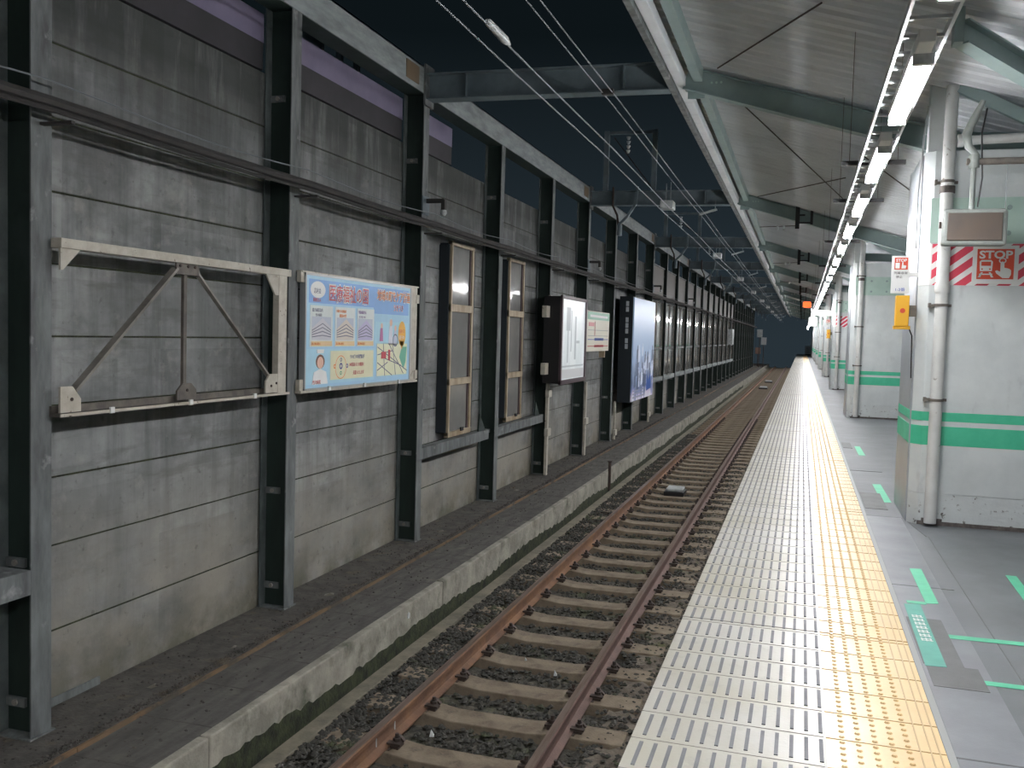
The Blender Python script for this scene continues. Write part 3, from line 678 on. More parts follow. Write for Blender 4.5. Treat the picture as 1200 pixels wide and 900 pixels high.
# cartoon nurse
g = MB().add([(BX + .0045, U(.115 + .036 * math.cos(a)), V(.235 + .065 * math.sin(a))) for a in [i * math.pi / 8 for i in range(16)]], [tuple(range(16))]); part(g, 'cartoon_hair', flat('ad_hair', srgb(110, 72, 60)), ad)
g = MB().add([(BX + .0055, U(.115 + .026 * math.cos(a)), V(.225 + .055 * math.sin(a))) for a in [i * math.pi / 8 for i in range(16)]], [tuple(range(16))]); part(g, 'cartoon_face', flat('ad_skin', srgb(236, 196, 176)), ad)
part(MB().prism([(U(.05), V(.03)), (U(.18), V(.03)), (U(.165), V(.14)), (U(.115), V(.17)), (U(.065), V(.14))], 'x', BX, BX + .005).prism([(U(.09), V(.31)), (U(.14), V(.31)), (U(.145), V(.345)), (U(.085), V(.345))], 'x', BX, BX + .006), 'cartoon_uniform', flat('ad_white', WHT[1]), ad)
TX('竹川病院', .055, .035, .042, RED, .9)
# little emblem rings on the message card
def ring(u, v, r, c, lay, n=20, w=.3):
    g = MB(); pts = [i * 2 * math.pi / n for i in range(n)]
    ro = [(BX + lay, U(u) + r * math.cos(a), V(v) + r * math.sin(a)) for a in pts]; ri = [(BX + lay, U(u) + r * (1 - w) * math.cos(a), V(v) + r * (1 - w) * math.sin(a)) for a in pts]
    g.add(ro + ri, [(i, (i + 1) % n, n + (i + 1) % n, n + i) for i in range(n)])
    return part(g, 'emblem_ring', flat(c[0], c[1]), ad)
ring(.29, .175, .115, ORG, .0050, w=.06); ring(.29, .185, .032, NAVY, .006, w=.5); ring(.235, .185, .022, ORG, .006, w=.5); ring(.345, .185, .022, NAVY, .006, w=.5); ring(.29, .245, .02, GRY, .006, w=.5); ring(.29, .12, .02, ('ad_green', srgb(90, 170, 130)), .006, w=.5)
# right part: cartoon family, round orange note and street map
for (u, v, s, c) in ((.68, .50, .8, srgb(190, 120, 170)), (.78, .50, 1.15, srgb(220, 224, 236)), (.83, .47, .9, srgb(200, 206, 226))):
    part(MB().prism([(U(u - .022 * s), V(v - .1 * s)), (U(u + .022 * s), V(v - .1 * s)), (U(u + .014 * s), V(v + .07 * s)), (U(u - .014 * s), V(v + .07 * s))], 'x', BX, BX + .004), 'cartoon_figure', flat('fig%d' % int(u * 100), c), ad)
    part(MB().add([(BX + .0045, U(u) + .03 * s * math.cos(a), V(v + .1 * s) + .035 * s * math.sin(a)) for a in [i * math.pi / 6 for i in range(12)]], [tuple(range(12))]), 'cartoon_head', flat('ad_skin', srgb(236, 196, 176)), ad)
ring(.83, .43, .07, GRY, .0055, w=.2)
part(MB().add([(BX + .006, U(.905) + .10 * math.cos(a), V(.50) + .14 * math.sin(a)) for a in [i * math.pi / 12 for i in range(24)]], [tuple(range(24))]).add([(BX + .006, U(.88), V(.42)), (BX + .006, U(.93), V(.42)), (BX + .006, U(.905), V(.33))], [(0, 1, 2)]), 'orange_note', flat('ad_note', srgb(238, 180, 70)), ad)
TX('送迎バス', .868, .51, .048, PNK, .85); TX('運行中', .872, .44, .052, WHT, .9)
AD('street_map', [(.635, .97, .06, .395)], ('map_cream', srgb(232, 234, 204)), 4)
part(MB().prism([(U(.88), V(.25)), (U(.91), V(.36)), (U(.965), V(.36)), (U(.955), V(.2)), (U(.93), V(.12))], 'x', BX, BX + .005), 'map_park', flat('map_green', srgb(110, 186, 160)), ad)
g = MB()
for a, b_ in (((.64, .36), (.97, .10)), ((.70, .395), (.72, .06)), ((.64, .2), (.8, .06)), ((.76, .395), (.93, .07)), ((.64, .28), (.8, .32)), ((.8, .395), (.84, .06)), ((.64, .12), (.75, .2)), ((.72, .24), (.9, .16))):
    g.bar((BX + .0055, U(a[0]), V(a[1])), (BX + .0055, U(b_[0]), V(b_[1])), .0012, .008, (1, 0, 0)) if False else g.bar((BX + .0055, U(a[0]), V(a[1])), (BX + .0055, U(b_[0]), V(b_[1])), .009, .0012, (1, 0, 0))
part(g, 'map_streets', flat('map_line', srgb(104, 108, 130)), ad)
part(MB().box(BX, BX + .0065, U(.68), U(.73), V(.24), V(.31)).box(BX, BX + .0065, U(.755), U(.775), V(.22), V(.33)), 'map_marker', flat('ad_red', RED[1]), ad)

# the two narrow windows between columns three and five
def make_window(num, ya, yb, lab):
    w = bpy.data.objects.new('window_%d' % num, None); col.objects.link(w); w.location = (WX, (ya + yb) / 2, .2); tag(w, lab, None, None, 'structure')
    za, zb = .20, 2.80; fx = -4.46
    part(MB().box(WX - .0, fx - .03, ya - .03, ya + .01, za + .05, zb - .05).box(WX, fx - .03, yb - .01, yb + .03, za + .05, zb - .05).box(WX, fx - .03, ya, yb, zb - .06, zb - .03), 'casing', 'dark_box', w)
    part(MB().box(fx - .06, fx, ya, ya + .05, za, zb).box(fx - .06, fx, yb - .16, yb - .10, za, zb).box(fx - .08, fx - .03, yb - .05, yb, za, zb), 'jamb', 'beige_frame', w, bevel=.004)
    zs = [za, .95, 1.98, zb]
    g = MB()
    for z, h in ((za + .02, .07), (.93, .09), (1.92, .10), (zb - .03, .05)): g.box(fx - .06, fx + .004, ya, yb - .10, z - h / 2, z + h / 2)
    part(g, 'transom', 'beige_frame', w, bevel=.004)
    for z0, z1 in ((za + .05, .89), (.97, 1.87), (1.97, zb - .05)):
        part(MB().box(fx - .05, fx - .035, ya + .05, yb - .15, z0, z1), 'pane', 'glass', w)
        part(MB().box(fx - .035, fx - .02, yb - .20, yb - .16, z0, z1), 'dark_stile', 'purple_frame', w)
    part(MB().box(fx, fx + .02, ya + .45, ya + .55, za + .04, za + .09), 'latch', 'black', w)
    return w
make_window(1, 11.56, 12.53, 'tall narrow beige framed window with three panes, left one of two')
make_window(2, 14.12, 15.05, 'tall narrow beige framed window with three panes, right one of two')
for k, (a, b_) in enumerate(((POSTS[2] + .1, POSTS[3] - .1), (POSTS[3] + .1, POSTS[4] - .1))):
    s = solid(MB().box(-4.50, -4.38, a, b_ - .02 - (.18 if k == 0 else .1), .03, .17), 'sill_beam', 'dusty_steel', ['grey steel beam under the left narrow window', 'grey steel beam under the right narrow window'][k], 'beam', 'steel beams under the narrow windows', bevel=.004)
    part(MB().prism([(b_ - .55, .17), (b_ - .25, .17), (b_ - .5, .42)], 'x', -4.44, -4.42), 'gusset', 'green_steel', s)
# farther bays with wide windows
for k in range(8, 20):
    a = POSTS[k] + .12; b_ = POSTS[k + 1] - .12
    w = bpy.data.objects.new('window_%d' % (k - 5), None); col.objects.link(w); w.location = (WX, a, .2)
    tag(w, 'wide dusty window between wall columns, %s beyond the tall blue poster' % nth(k - 8), None, 'wide windows beyond the poster', 'structure')
    part(MB().box(-4.50, -4.46, a - .02, b_ + .02, .3, 2.75), 'pane', 'glass', w)
    part(MB().box(-4.50, -4.46, a - .02, b_ + .02, 2.81, 3.84), 'upper_infill', flat('brown_grey_infill', srgb(92, 89, 84)), w)
    for q0, q1 in ((a, a + .05), ((a + b_) / 2 - .03, (a + b_) / 2 + .03), (b_ - .05, b_)): part(MB().box(-4.47, -4.44, q0, q1, .25, 2.8), 'mullion', 'old_steel', w)
    for q0, q1 in ((1.22, 1.30), (2.75, 2.81)): part(MB().box(-4.47, -4.43, a, b_, q0, q1), 'transom', 'dusty_steel', w)
    part(MB().box(-4.50, -4.43, a, b_, 3.84, 3.88), 'top_bar', 'dusty_steel', w)
    part(MB().box(-4.50, -4.38, a, b_, .18, .33), 'sill', 'fascia', w, bevel=.004)

# white strips on columns with clamps
for (Y, z0, z1, lab, zs) in ((POSTS[4] - .2, -.93, 2.3, 'white painted steel strip on the column left of the lit poster box', (2.2, 1.75, .55, .0 - .15)), (POSTS[5] + .02 - .1, -.93, .62, 'short white steel strip on the column under the lit poster box', (-.2,)),
                             (POSTS[6] + .25, -.93, .0, 'small white steel strip on the column left of the tall blue poster', (-.75,)), (POSTS[8] - .4, -.93, -.05, 'small white steel strip under the tall blue poster', (-.7,))):
    o = thing('white_mounting_strip', (-4.32, Y, z0), lab, 'mounting strip')
    part(MB().box(-4.345, -4.30, Y - .03, Y + .07, z0, z1), 'strip', 'white_steel', o)
    for z in zs: part(MB().box(-4.33, -4.26, Y - .12, Y + .10, z - .07, z + .07), 'clamp', 'white_steel', o, bevel=.01)

# lit poster box
lb = thing('lit_poster_box', (-4.15, 16.8, .72), 'maroon framed lit poster box with a faded white poster', 'poster box')
part(MB().box(-4.36, -4.06, 15.84, 17.78, .74, 2.28), 'housing', 'black', lb, bevel=.006)
part(MB().box(-4.06, -4.02, 15.82, 15.90, .72, 2.30).box(-4.06, -4.02, 17.72, 17.80, .72, 2.30).box(-4.06, -4.02, 15.82, 17.80, .72, .80).box(-4.06, -4.02, 15.82, 17.80, 2.24, 2.30), 'frame', 'purple_frame', lb, bevel=.004)
part(MB().box(-4.06, -4.045, 15.90, 17.72, .80, 2.24), 'poster', mat('backlit_white_poster', srgb(206, 210, 212), .3, c2=srgb(186, 194, 196), ns=2.4, scale=(1, 1, .5), emit=.30), lb)
g = MB()
for (y0, y1, z0, z1) in ((16.25, 16.55, 1.68, 2.1), (16.35, 16.42, 1.1, 1.7), (16.9, 17.02, 1.15, 1.95), (17.05, 17.3, 1.45, 1.5), (15.95, 17.65, 1.02, 1.05), (16.6, 16.66, 1.3, 2.05)):
    g.box(-4.046, -4.0435, y0, y1, z0, z1)
part(g, 'poster_print', mat('faded_grey_print', srgb(168, 176, 180), .35, emit=.12), lb)
part(MB().box(-4.045, -4.042, 15.9, 17.72, .82, .98), 'poster_footer', mat('pale_poster_footer', srgb(188, 190, 192), .35, emit=.15), lb)
for z in (2.0, 1.0): part(MB().box(-4.33, -4.25, 15.62, 15.84, z - .1, z + .1), 'bracket', 'white_steel', lb)
# line map board
mp = thing('line_map_board', (-4.2, 19.8, 1.26), 'cream line map board with a green header and blue and red lines', 'map board')
part(MB().box(-4.30, -4.21, 18.66, 20.92, 1.27, 2.12), 'board', mat('cream_board', srgb(222, 218, 200), .4), mp, bevel=.006)
part(MB().box(-4.21, -4.205, 18.68, 20.90, 1.94, 2.10), 'green_header', mat('board_green', srgb(120, 178, 150), .4), mp)
part(MB().box(-4.21, -4.204, 18.9, 20.7, 1.99, 2.04), 'header_print', 'white_paint', mp)
g = MB()
for z in (1.6, 1.72): g.box(-4.21, -4.204, 18.75, 20.8, z - .006, z + .006)
part(g, 'grey_line', flat('map_grey', srgb(160, 164, 160)), mp)
part(MB().box(-4.21, -4.203, 18.75, 20.8, 1.515, 1.53).box(-4.21, -4.203, 19.4, 20.3, 1.50, 1.555), 'blue_line', flat('map_blue', srgb(70, 100, 180)), mp)
part(MB().box(-4.21, -4.203, 18.75, 20.8, 1.375, 1.39).box(-4.21, -4.203, 19.4, 20.3, 1.36, 1.405), 'red_line', flat('map_red', srgb(200, 60, 70)), mp)
part(MB().box(-4.21, -4.203, 19.38, 19.40, 1.6, 1.9).box(-4.21, -4.203, 18.8, 19.3, 1.8, 1.88), 'pink_print', flat('map_pink', srgb(220, 150, 150)), mp)
part(MB().box(-4.36, -4.24, 20.6, 20.7, 1.12, 1.27), 'bracket', 'beige_frame', mp)
for yq in (19.2, 19.3): part(MB().box(-4.37, -4.29, yq, yq + .05, 1.3, 2.05), 'bracket', 'beige_frame', mp)
# tall blue poster
tp = thing('tall_poster_box', (-4.15, 24.6, -.05), 'tall dark backed poster box with a pale blue crowd poster', 'poster box')
part(MB().box(-4.36, -4.03, 22.92, 26.40, -.04, 2.60), 'housing', 'dark_box', tp)
def poster_mat():
    m = bpy.data.materials.new('pale_blue_poster_print'); m.use_nodes = True; nt = m.node_tree; b = nt.nodes['Principled BSDF']; b.inputs['Roughness'].default_value = .3
    tc = nt.nodes.new('ShaderNodeTexCoord'); sp = nt.nodes.new('ShaderNodeSeparateXYZ'); nt.links.new(tc.outputs['Object'], sp.inputs[0])
    n = nt.nodes.new('ShaderNodeTexNoise'); n.inputs['Scale'].default_value = 3.5; n.inputs['Detail'].default_value = 5; 
    mpn = nt.nodes.new('ShaderNodeMapping'); mpn.inputs['Scale'].default_value = (1, 1, .45); nt.links.new(tc.outputs['Object'], mpn.inputs[0]); nt.links.new(mpn.outputs[0], n.inputs['Vector'])
    ad_ = nt.nodes.new('ShaderNodeMath'); ad_.operation = 'MULTIPLY_ADD'; ad_.inputs[1].default_value = .9; nt.links.new(n.outputs[0], ad_.inputs[0]); 
    mr = nt.nodes.new('ShaderNodeMapRange'); mr.inputs[1].default_value = .0; mr.inputs[2].default_value = 2.65; nt.links.new(sp.outputs[2], mr.inputs[0]); nt.links.new(mr.outputs[0], ad_.inputs[2])
    cr = nt.nodes.new('ShaderNodeValToRGB'); e = cr.color_ramp.elements
    e[0].position = .42; e[0].color = srgb(222, 226, 234); e[1].position = 1.0; e[1].color = srgb(164, 186, 216)
    for p_, c in ((.52, srgb(214, 200, 224)), (.58, srgb(120, 138, 190)), (.68, srgb(104, 120, 150)), (.78, srgb(140, 158, 190)), (.88, srgb(160, 182, 216))):
        el = e.new(p_); el.color = c
    nt.links.new(ad_.outputs[0], cr.inputs[0]); nt.links.new(cr.outputs[0], b.inputs['Base Color']); nt.links.new(cr.outputs[0], b.inputs['Emission Color']); b.inputs['Emission Strength'].default_value = .12
    return m
part(MB().box(-4.03, -4.0, 22.98, 26.36, -.02, 2.58), 'poster', poster_mat(), tp)
random.seed(21)
g = MB(); g2 = MB()
for i in range(34):
    y = 23.3 + random.random() * 2.9; z = .55 + random.random() * .8; s = random.uniform(.07, .14)
    (g if i % 2 else g2).prism([(y - s, z - 2.6 * s), (y + s, z - 2.4 * s), (y + s * 1.1, z - .2 * s), (y + s * .45, z + .1 * s), (y + s * .5, z + s * .7), (y, z + s), (y - s * .5, z + s * .7), (y - s * .45, z + .1 * s), (y - s * 1.1, z - .3 * s)], 'x', -4.0, -3.998 + .0004 * (i % 5))
part(g, 'printed_figures', mat('poster_figures_pale', srgb(206, 214, 232), .35, emit=.15), tp); part(g2, 'printed_figures', mat('poster_figures_dark', srgb(84, 98, 128), .35, emit=.1), tp)
part(MB().prism([(25.2, .15), (26.0, .2), (25.9, .62), (25.55, .42), (25.25, .6)], 'x', -4.0, -3.996), 'blue_emblem', flat('poster_blue', srgb(60, 104, 190)), tp)
part(MB().box(-4.0, -3.997, 23.1, 25.0, .05, .09).box(-4.0, -3.997, 23.1, 24.7, .14, .17).box(-4.0, -3.997, 23.1, 25.0, .22, .25), 'small_print', flat('poster_grey', srgb(170, 172, 190)), tp)
g = MB()
for q, z in enumerate((2.42, 2.28, 2.02, 1.88, 1.74, 1.5, 1.36)): g.box(-4.2, -4.13, 22.905, 22.92, z - .06, z + .06)
part(g, 'side_lettering', flat('side_letters', srgb(190, 196, 200)), tp)

# ledge bits
solid(MB().tube([(-3.40, 17.4, -1.35), (-3.40, 17.4, -.78)], .03, 8).disc((-3.40, 17.4, -.79), .045, .02, 'z', 10), 'kerb_marker_rod', 'iron', 'short black rod standing against the kerb beside the track', 'marker rod')
g = MB().disc((-3.42, 7.95, -1.07), .03, .006, 'x', 12); solid(g, 'kerb_disc', 'insulator', 'small white disc fixed to the kerb face', 'marker')
solid(MB().box(-4.6, -4.28, 3.95, 4.34, -.02, .13), 'grey_bracket_beam', 'dusty_steel', 'short grey beam end jutting in at the left edge of the picture', 'beam', bevel=.005)
random.seed(9)
for i, (x, y, l) in enumerate(((-4.25, 5.4, .05), (-4.3, 11.0, .06), (-4.22, 7.9, .07), (-4.35, 14.4, .08), (-4.2, 6.3, .04))):
    g = MB(); g.add([(x + random.uniform(-.3, .3) * l + l * .5 * math.cos(a), y + l * math.sin(a), -.945) for a in [q * math.pi / 3 for q in range(6)]] + [(x, y, -.93)], [(q, (q + 1) % 6, 6) for q in range(6)])
    solid(g, 'debris_scrap', flat('debris', srgb(100, 94, 84)), ['small pale scrap on the footing in the first bay', 'brown scrap lying by the third column', 'small scrap on the footing under the advertisement board', 'pale scrap on the footing under the right window', 'small scrap in front of the second column'][i], 'scrap', 'scraps on the wall footing')

# ================================================================== TRACK
def rail(xc, side_mat, lab):
    prof = [(-.0635, -.153), (.0635, -.153), (.0635, -.143), (.012, -.125), (.0075, -.10), (.0075, -.055), (.012, -.045), (.0325, -.037), (.0325, -.012), (.026, -.003)]
    prof = prof + [(-x, z) for x, z in prof[::-1] if (x, z) not in ((-.0635, -.153), (.0635, -.153))] 
    # ordered outline
    half = [(.0635, -.153), (.0635, -.143), (.012, -.125), (.0075, -.10), (.0075, -.055), (.012, -.045), (.0325, -.037), (.0325, -.012), (.026, -.003)]
    prof = half + [(-x, z) for x, z in half[::-1]]
    r = thing('rail', (xc, 0, RZ), lab, 'rail', 'rails of the track')
    part(MB().prism([(xc + x, RZ + z) for x, z in prof], 'y', Y0, 105), 'rail_body', side_mat, r)
    part(MB().box(xc - .026, xc + .026, Y0, 105, RZ - .004, RZ), 'running_surface', 'rail_top', r)
    return r
rl = rail(RAIL_L, 'rail_side', 'rusty orange left rail, farther from the platform')
rr = rail(RAIL_R, 'rail_side_b', 'dull brown right rail, nearer the platform')
for yy in (5.62, 5.92): part(MB().box(RAIL_L + .008, RAIL_L + .012, yy, yy + .012, RZ - .12, RZ - .04), 'chalk_mark', 'insulator', rl, label='pale chalk mark on the rail web')

# sleepers (one builder, then copies)
def make_sleeper():
    s = thing('railway_sleeper', (-2.08, 0, -1.27), 'weathered brown concrete sleeper under the two rusty rails', 'sleeper', 'sleepers under the rails')
    g = MB()
    pts = [(-1.0, 0.012), (-.48, 0.012), (-.30, -.01), (.30, -.01), (.48, .012), (1.0, .012)]
    vs = []
    for x, z in pts:
        for dy, dz in ((-.15, -.16), (-.125, 0), (.125, 0), (.15, -.16)): vs.append((-2.08 + x, dy, -1.265 + z + dz))
    fs = [(i * 4 + k, i * 4 + k + 1, i * 4 + k + 5, i * 4 + k + 4) for i in range(len(pts) - 1) for k in range(3)] + [(0, 1, 2, 3), tuple(len(vs) - 4 + k for k in range(4))[::-1]]
    g.add(vs, fs)
    part(g, 'sleeper_body', 'sleeper', s, bevel=.008)
    for xr in (RAIL_L, RAIL_R):
        part(MB().box(xr - .085, xr + .085, -.09, .09, -1.268, -1.25), 'rail_pad', 'iron', s)
        for sg in (-1, 1):
            x = xr + sg * .10
            g = MB().box(x - .03, x + .03, -.05, .05, -1.26, -1.235).tube([(x, 0, -1.25), (x, 0, -1.165)], .014, 8).tube([(x, 0, -1.215), (x, 0, -1.195)], .028, 6)
            g.bar((x + sg * .045, -.03, -1.225), (xr + sg * .045, -.03, -1.222), .045, .014).bar((x + sg * .045, .03, -1.225), (x, .03, -1.19), .03, .014)
            part(g, 'rail_clip', 'iron', s)
    return s
sl0 = make_sleeper(); SLS = []
y = 5.76 - .656 * 12; k = 0; first = True
body = [c for c in sl0.children if c.name.startswith('sleeper_body')][0]
while y < 104:
    if y < 34:
        s = sl0 if first else copy_tree(sl0); first = False
    else:
        s = sl0.copy(); col.objects.link(s)
        c = body.copy(); col.objects.link(c); c.parent = s
    jit = random.uniform(-.02, .02)
    s.location = (-2.08, y + jit, -1.27 + random.uniform(-.004, .004)); SLS.append(y)
    s.rotation_euler = (0, 0, random.uniform(-.012, .012))
    ks = round((y - 5.76) / .656)
    if ks < 0: s['label'] = 'weathered concrete sleeper below the bottom edge of the picture, %s one back' % nth(-1 - ks)
    elif ks < 20: s['label'] = 'brown stained concrete sleeper under both rails, %s counted from the bottom of the picture' % nth(ks)
    else: s['label'] = 'brown stained concrete sleeper far along the track'
    y += .656; k += 1
# ballast stones
def stones(zones, n, smin, smax, seed):
    random.seed(seed); g = MB()
    base = [(0, 0, 1), (.9, 0, .3), (.28, .85, .3), (-.72, .53, .3), (-.72, -.53, .3), (.28, -.85, .3), (0, 0, -.6)]
    fc = [(0, 1, 2), (0, 2, 3), (0, 3, 4), (0, 4, 5), (0, 5, 1), (6, 2, 1), (6, 3, 2), (6, 4, 3), (6, 5, 4), (6, 1, 5)]
    tot = sum(z[0] for z in zones)
    for _ in range(n):
        r = random.random() * tot
        for w, x0, x1, ya, yb, z, gap in zones:
            if r < w: break
            r -= w
        x = random.uniform(x0, x1); y = ya + (yb - ya) * random.random() ** 1.6
        if gap:
            q = ((y - 5.76) / .656) % 1
            if q < .19 or q > .81: continue
        s = random.uniform(smin, smax); a = random.random() * 6.28; ca, sa = math.cos(a), math.sin(a)
        vs = []
        for bx, by, bz in base:
            j = random.uniform(.75, 1.25); px, py, pz = bx * s * j, by * s * random.uniform(.7, 1.2), bz * s * .7 * j
            vs.append((x + px * ca - py * sa, y + px * sa + py * ca, z + pz + random.uniform(0, .008)))
        g.add(vs, fc)
    return g
random.seed(77)
tag(stones([(3, -4.13, -4.065, 3, 30, -.945, False), (1, -4.6, -4.15, 3, 26, -.948, False), (.5, -4.03, -3.62, 3, 20, -.978, False)], 4200, .005, .017, 33).build('ledge_rubble', M['ledge_dark']), 'fine dirty rubble along the rust coloured strip of the ledge', 'rubble', None, 'stuff')
zones = [(5, -2.54, -1.62, 3, 24, -1.318, True), (2.0, -3.16, -2.74, 3, 24, -1.300, True), (4.2, -3.14, -2.80, 3, 28, -1.262, False), (2.2, -1.36, -.62, 3, 22, -1.268, False), (.8, -1.44, -1.25, 3, 24, -1.28, True)]
tag(stones(zones, 21000, .014, .034, 31).build('ballast_stones', M['ballast']), 'dark grimy ballast stones between and beside the sleepers', 'ballast', None, 'stuff')
# track box and litter
tb = thing('track_transponder', (-2.12, 17.2, -1.26), 'white topped small box lying between the rails', 'track box')
part(MB().box(-2.30, -1.94, 16.95, 17.45, -1.28, -1.20), 'base', 'black', tb, bevel=.01)
part(MB().box(-2.27, -1.97, 17.0, 17.42, -1.20, -1.15), 'cover', 'insulator', tb, bevel=.015)
for i, yb in enumerate((57.0, 66.0)):
    tb = thing('track_transponder', (-2.1, yb, -1.26), ['small distant white box between the rails', 'farthest white box between the rails'][i], 'track box')
    part(MB().box(-2.35, -1.85, yb, yb + 1.2, -1.28, -1.2), 'base', 'black', tb); part(MB().box(-2.3, -1.9, yb + .05, yb + 1.1, -1.2, -1.15), 'cover', 'insulator', tb)
for i, (x, y, z) in enumerate(((-2.42, 6.05, -1.29), (-2.22, 7.75, -1.30), (-1.05, 6.9, -1.28), (-1.9, 7.55, -1.3))):
    g = MB().add([(x, y, z), (x + .03, y + .01, z), (x + .02, y + .045, z + .005), (x + .005, y + .015, z + .05)], [(0, 1, 2), (0, 1, 3), (1, 2, 3), (0, 2, 3)])
    solid(g, 'litter_scrap', 'insulator', ['tiny white scrap beside the left rail', 'tiny white scrap in the ballast mid track', 'tiny white scrap right of the right rail', 'tiny white scrap beside a sleeper'][i], 'scrap', 'white scraps on the track')

# ================================================================== LIGHT ROW
lz = 2.97
cl = thing('cable_ladder', (.46, 0, lz), 'white cable ladder running along above the row of lights', 'cable ladder')
part(MB().box(.355, .37, Y0, 100, lz - .012, lz + .03), 'side_rail', 'alu', cl); part(MB().box(.54, .555, Y0, 100, lz - .012, lz + .03), 'side_rail', 'alu', cl)
far = MB(); kk = 0; y = 3.05
while y < 98:
    if kk < 60: part(MB().box(.37, .54, y - .012, y + .012, lz - .008, lz + .006), 'rung', 'alu', cl)
    else: far.box(.37, .54, y - .012, y + .012, lz - .008, lz + .006)
    y += .25; kk += 1
y = 2.8
while y > Y0: far.box(.37, .54, y - .012, y + .012, lz - .008, lz + .006); y -= .25
tag(part(far, 'rungs', 'alu', cl), None, None, None, 'stuff')
def make_light():
    f = thing('fluorescent_light', (.455, 0, 2.90), 'x', 'light', 'row of lights above the platform edge')
    part(MB().box(.418, .512, -.66, .62, 2.90, 2.945), 'housing', 'white_paint', f, bevel=.005)
    part(MB().box(.42, .49, -.85, -.68, 2.89, 2.945), 'end_box', 'white_paint', f, bevel=.005)
    for x in (.445, .487):
        part(MB().tube([(x, -.60, 2.874), (x, .59, 2.874)], .0165, 10), 'tube', 'tube', f, smooth=True)
    part(MB().box(.42, .51, -.645, -.605, 2.855, 2.905), 'lamp_holder', 'insulator', f)
    part(MB().box(.42, .51, .59, .62, 2.855, 2.905), 'lamp_holder', 'insulator', f)
    return f
f0 = make_light()
n = 0
y = 5.22 - 2.05 * 5
while y < 98:
    f = f0 if n == 0 else copy_tree(f0)
    f.location = (.455, y, 2.90); i = n - 5
    f['label'] = ('glowing fluorescent light fixture, %s in the row in view' % nth(i)) if 0 <= i < 20 else ('glowing fluorescent light behind the viewer, %s one back' % nth(-1 - i) if i < 0 else 'distant glowing fluorescent light in the far part of the row')
    y += 2.05; n += 1
for i, y in enumerate([3.0, 8.0, 10.08, 14.13, 18.6, 24, 30, 36, 42]):
    o = thing('ladder_support', (.46, y, 3.1), ('dark channel bar and rods holding the cable ladder, %s in view' % nth(i - 1)) if 1 <= i < 6 else 'dark channel bar holding the far cable ladder', 'support bar', 'bars holding up the cable ladder')
    part(MB().box(.24, .72, y - .015, y + .015, 3.02, 3.055), 'channel_bar', 'black', o)
    for x in (.30, .66): part(MB().tube([(x, y, 3.05), (x, y, ROOFZ(x) - .01)], .003, 6), 'hanger_rod', 'old_steel', o)

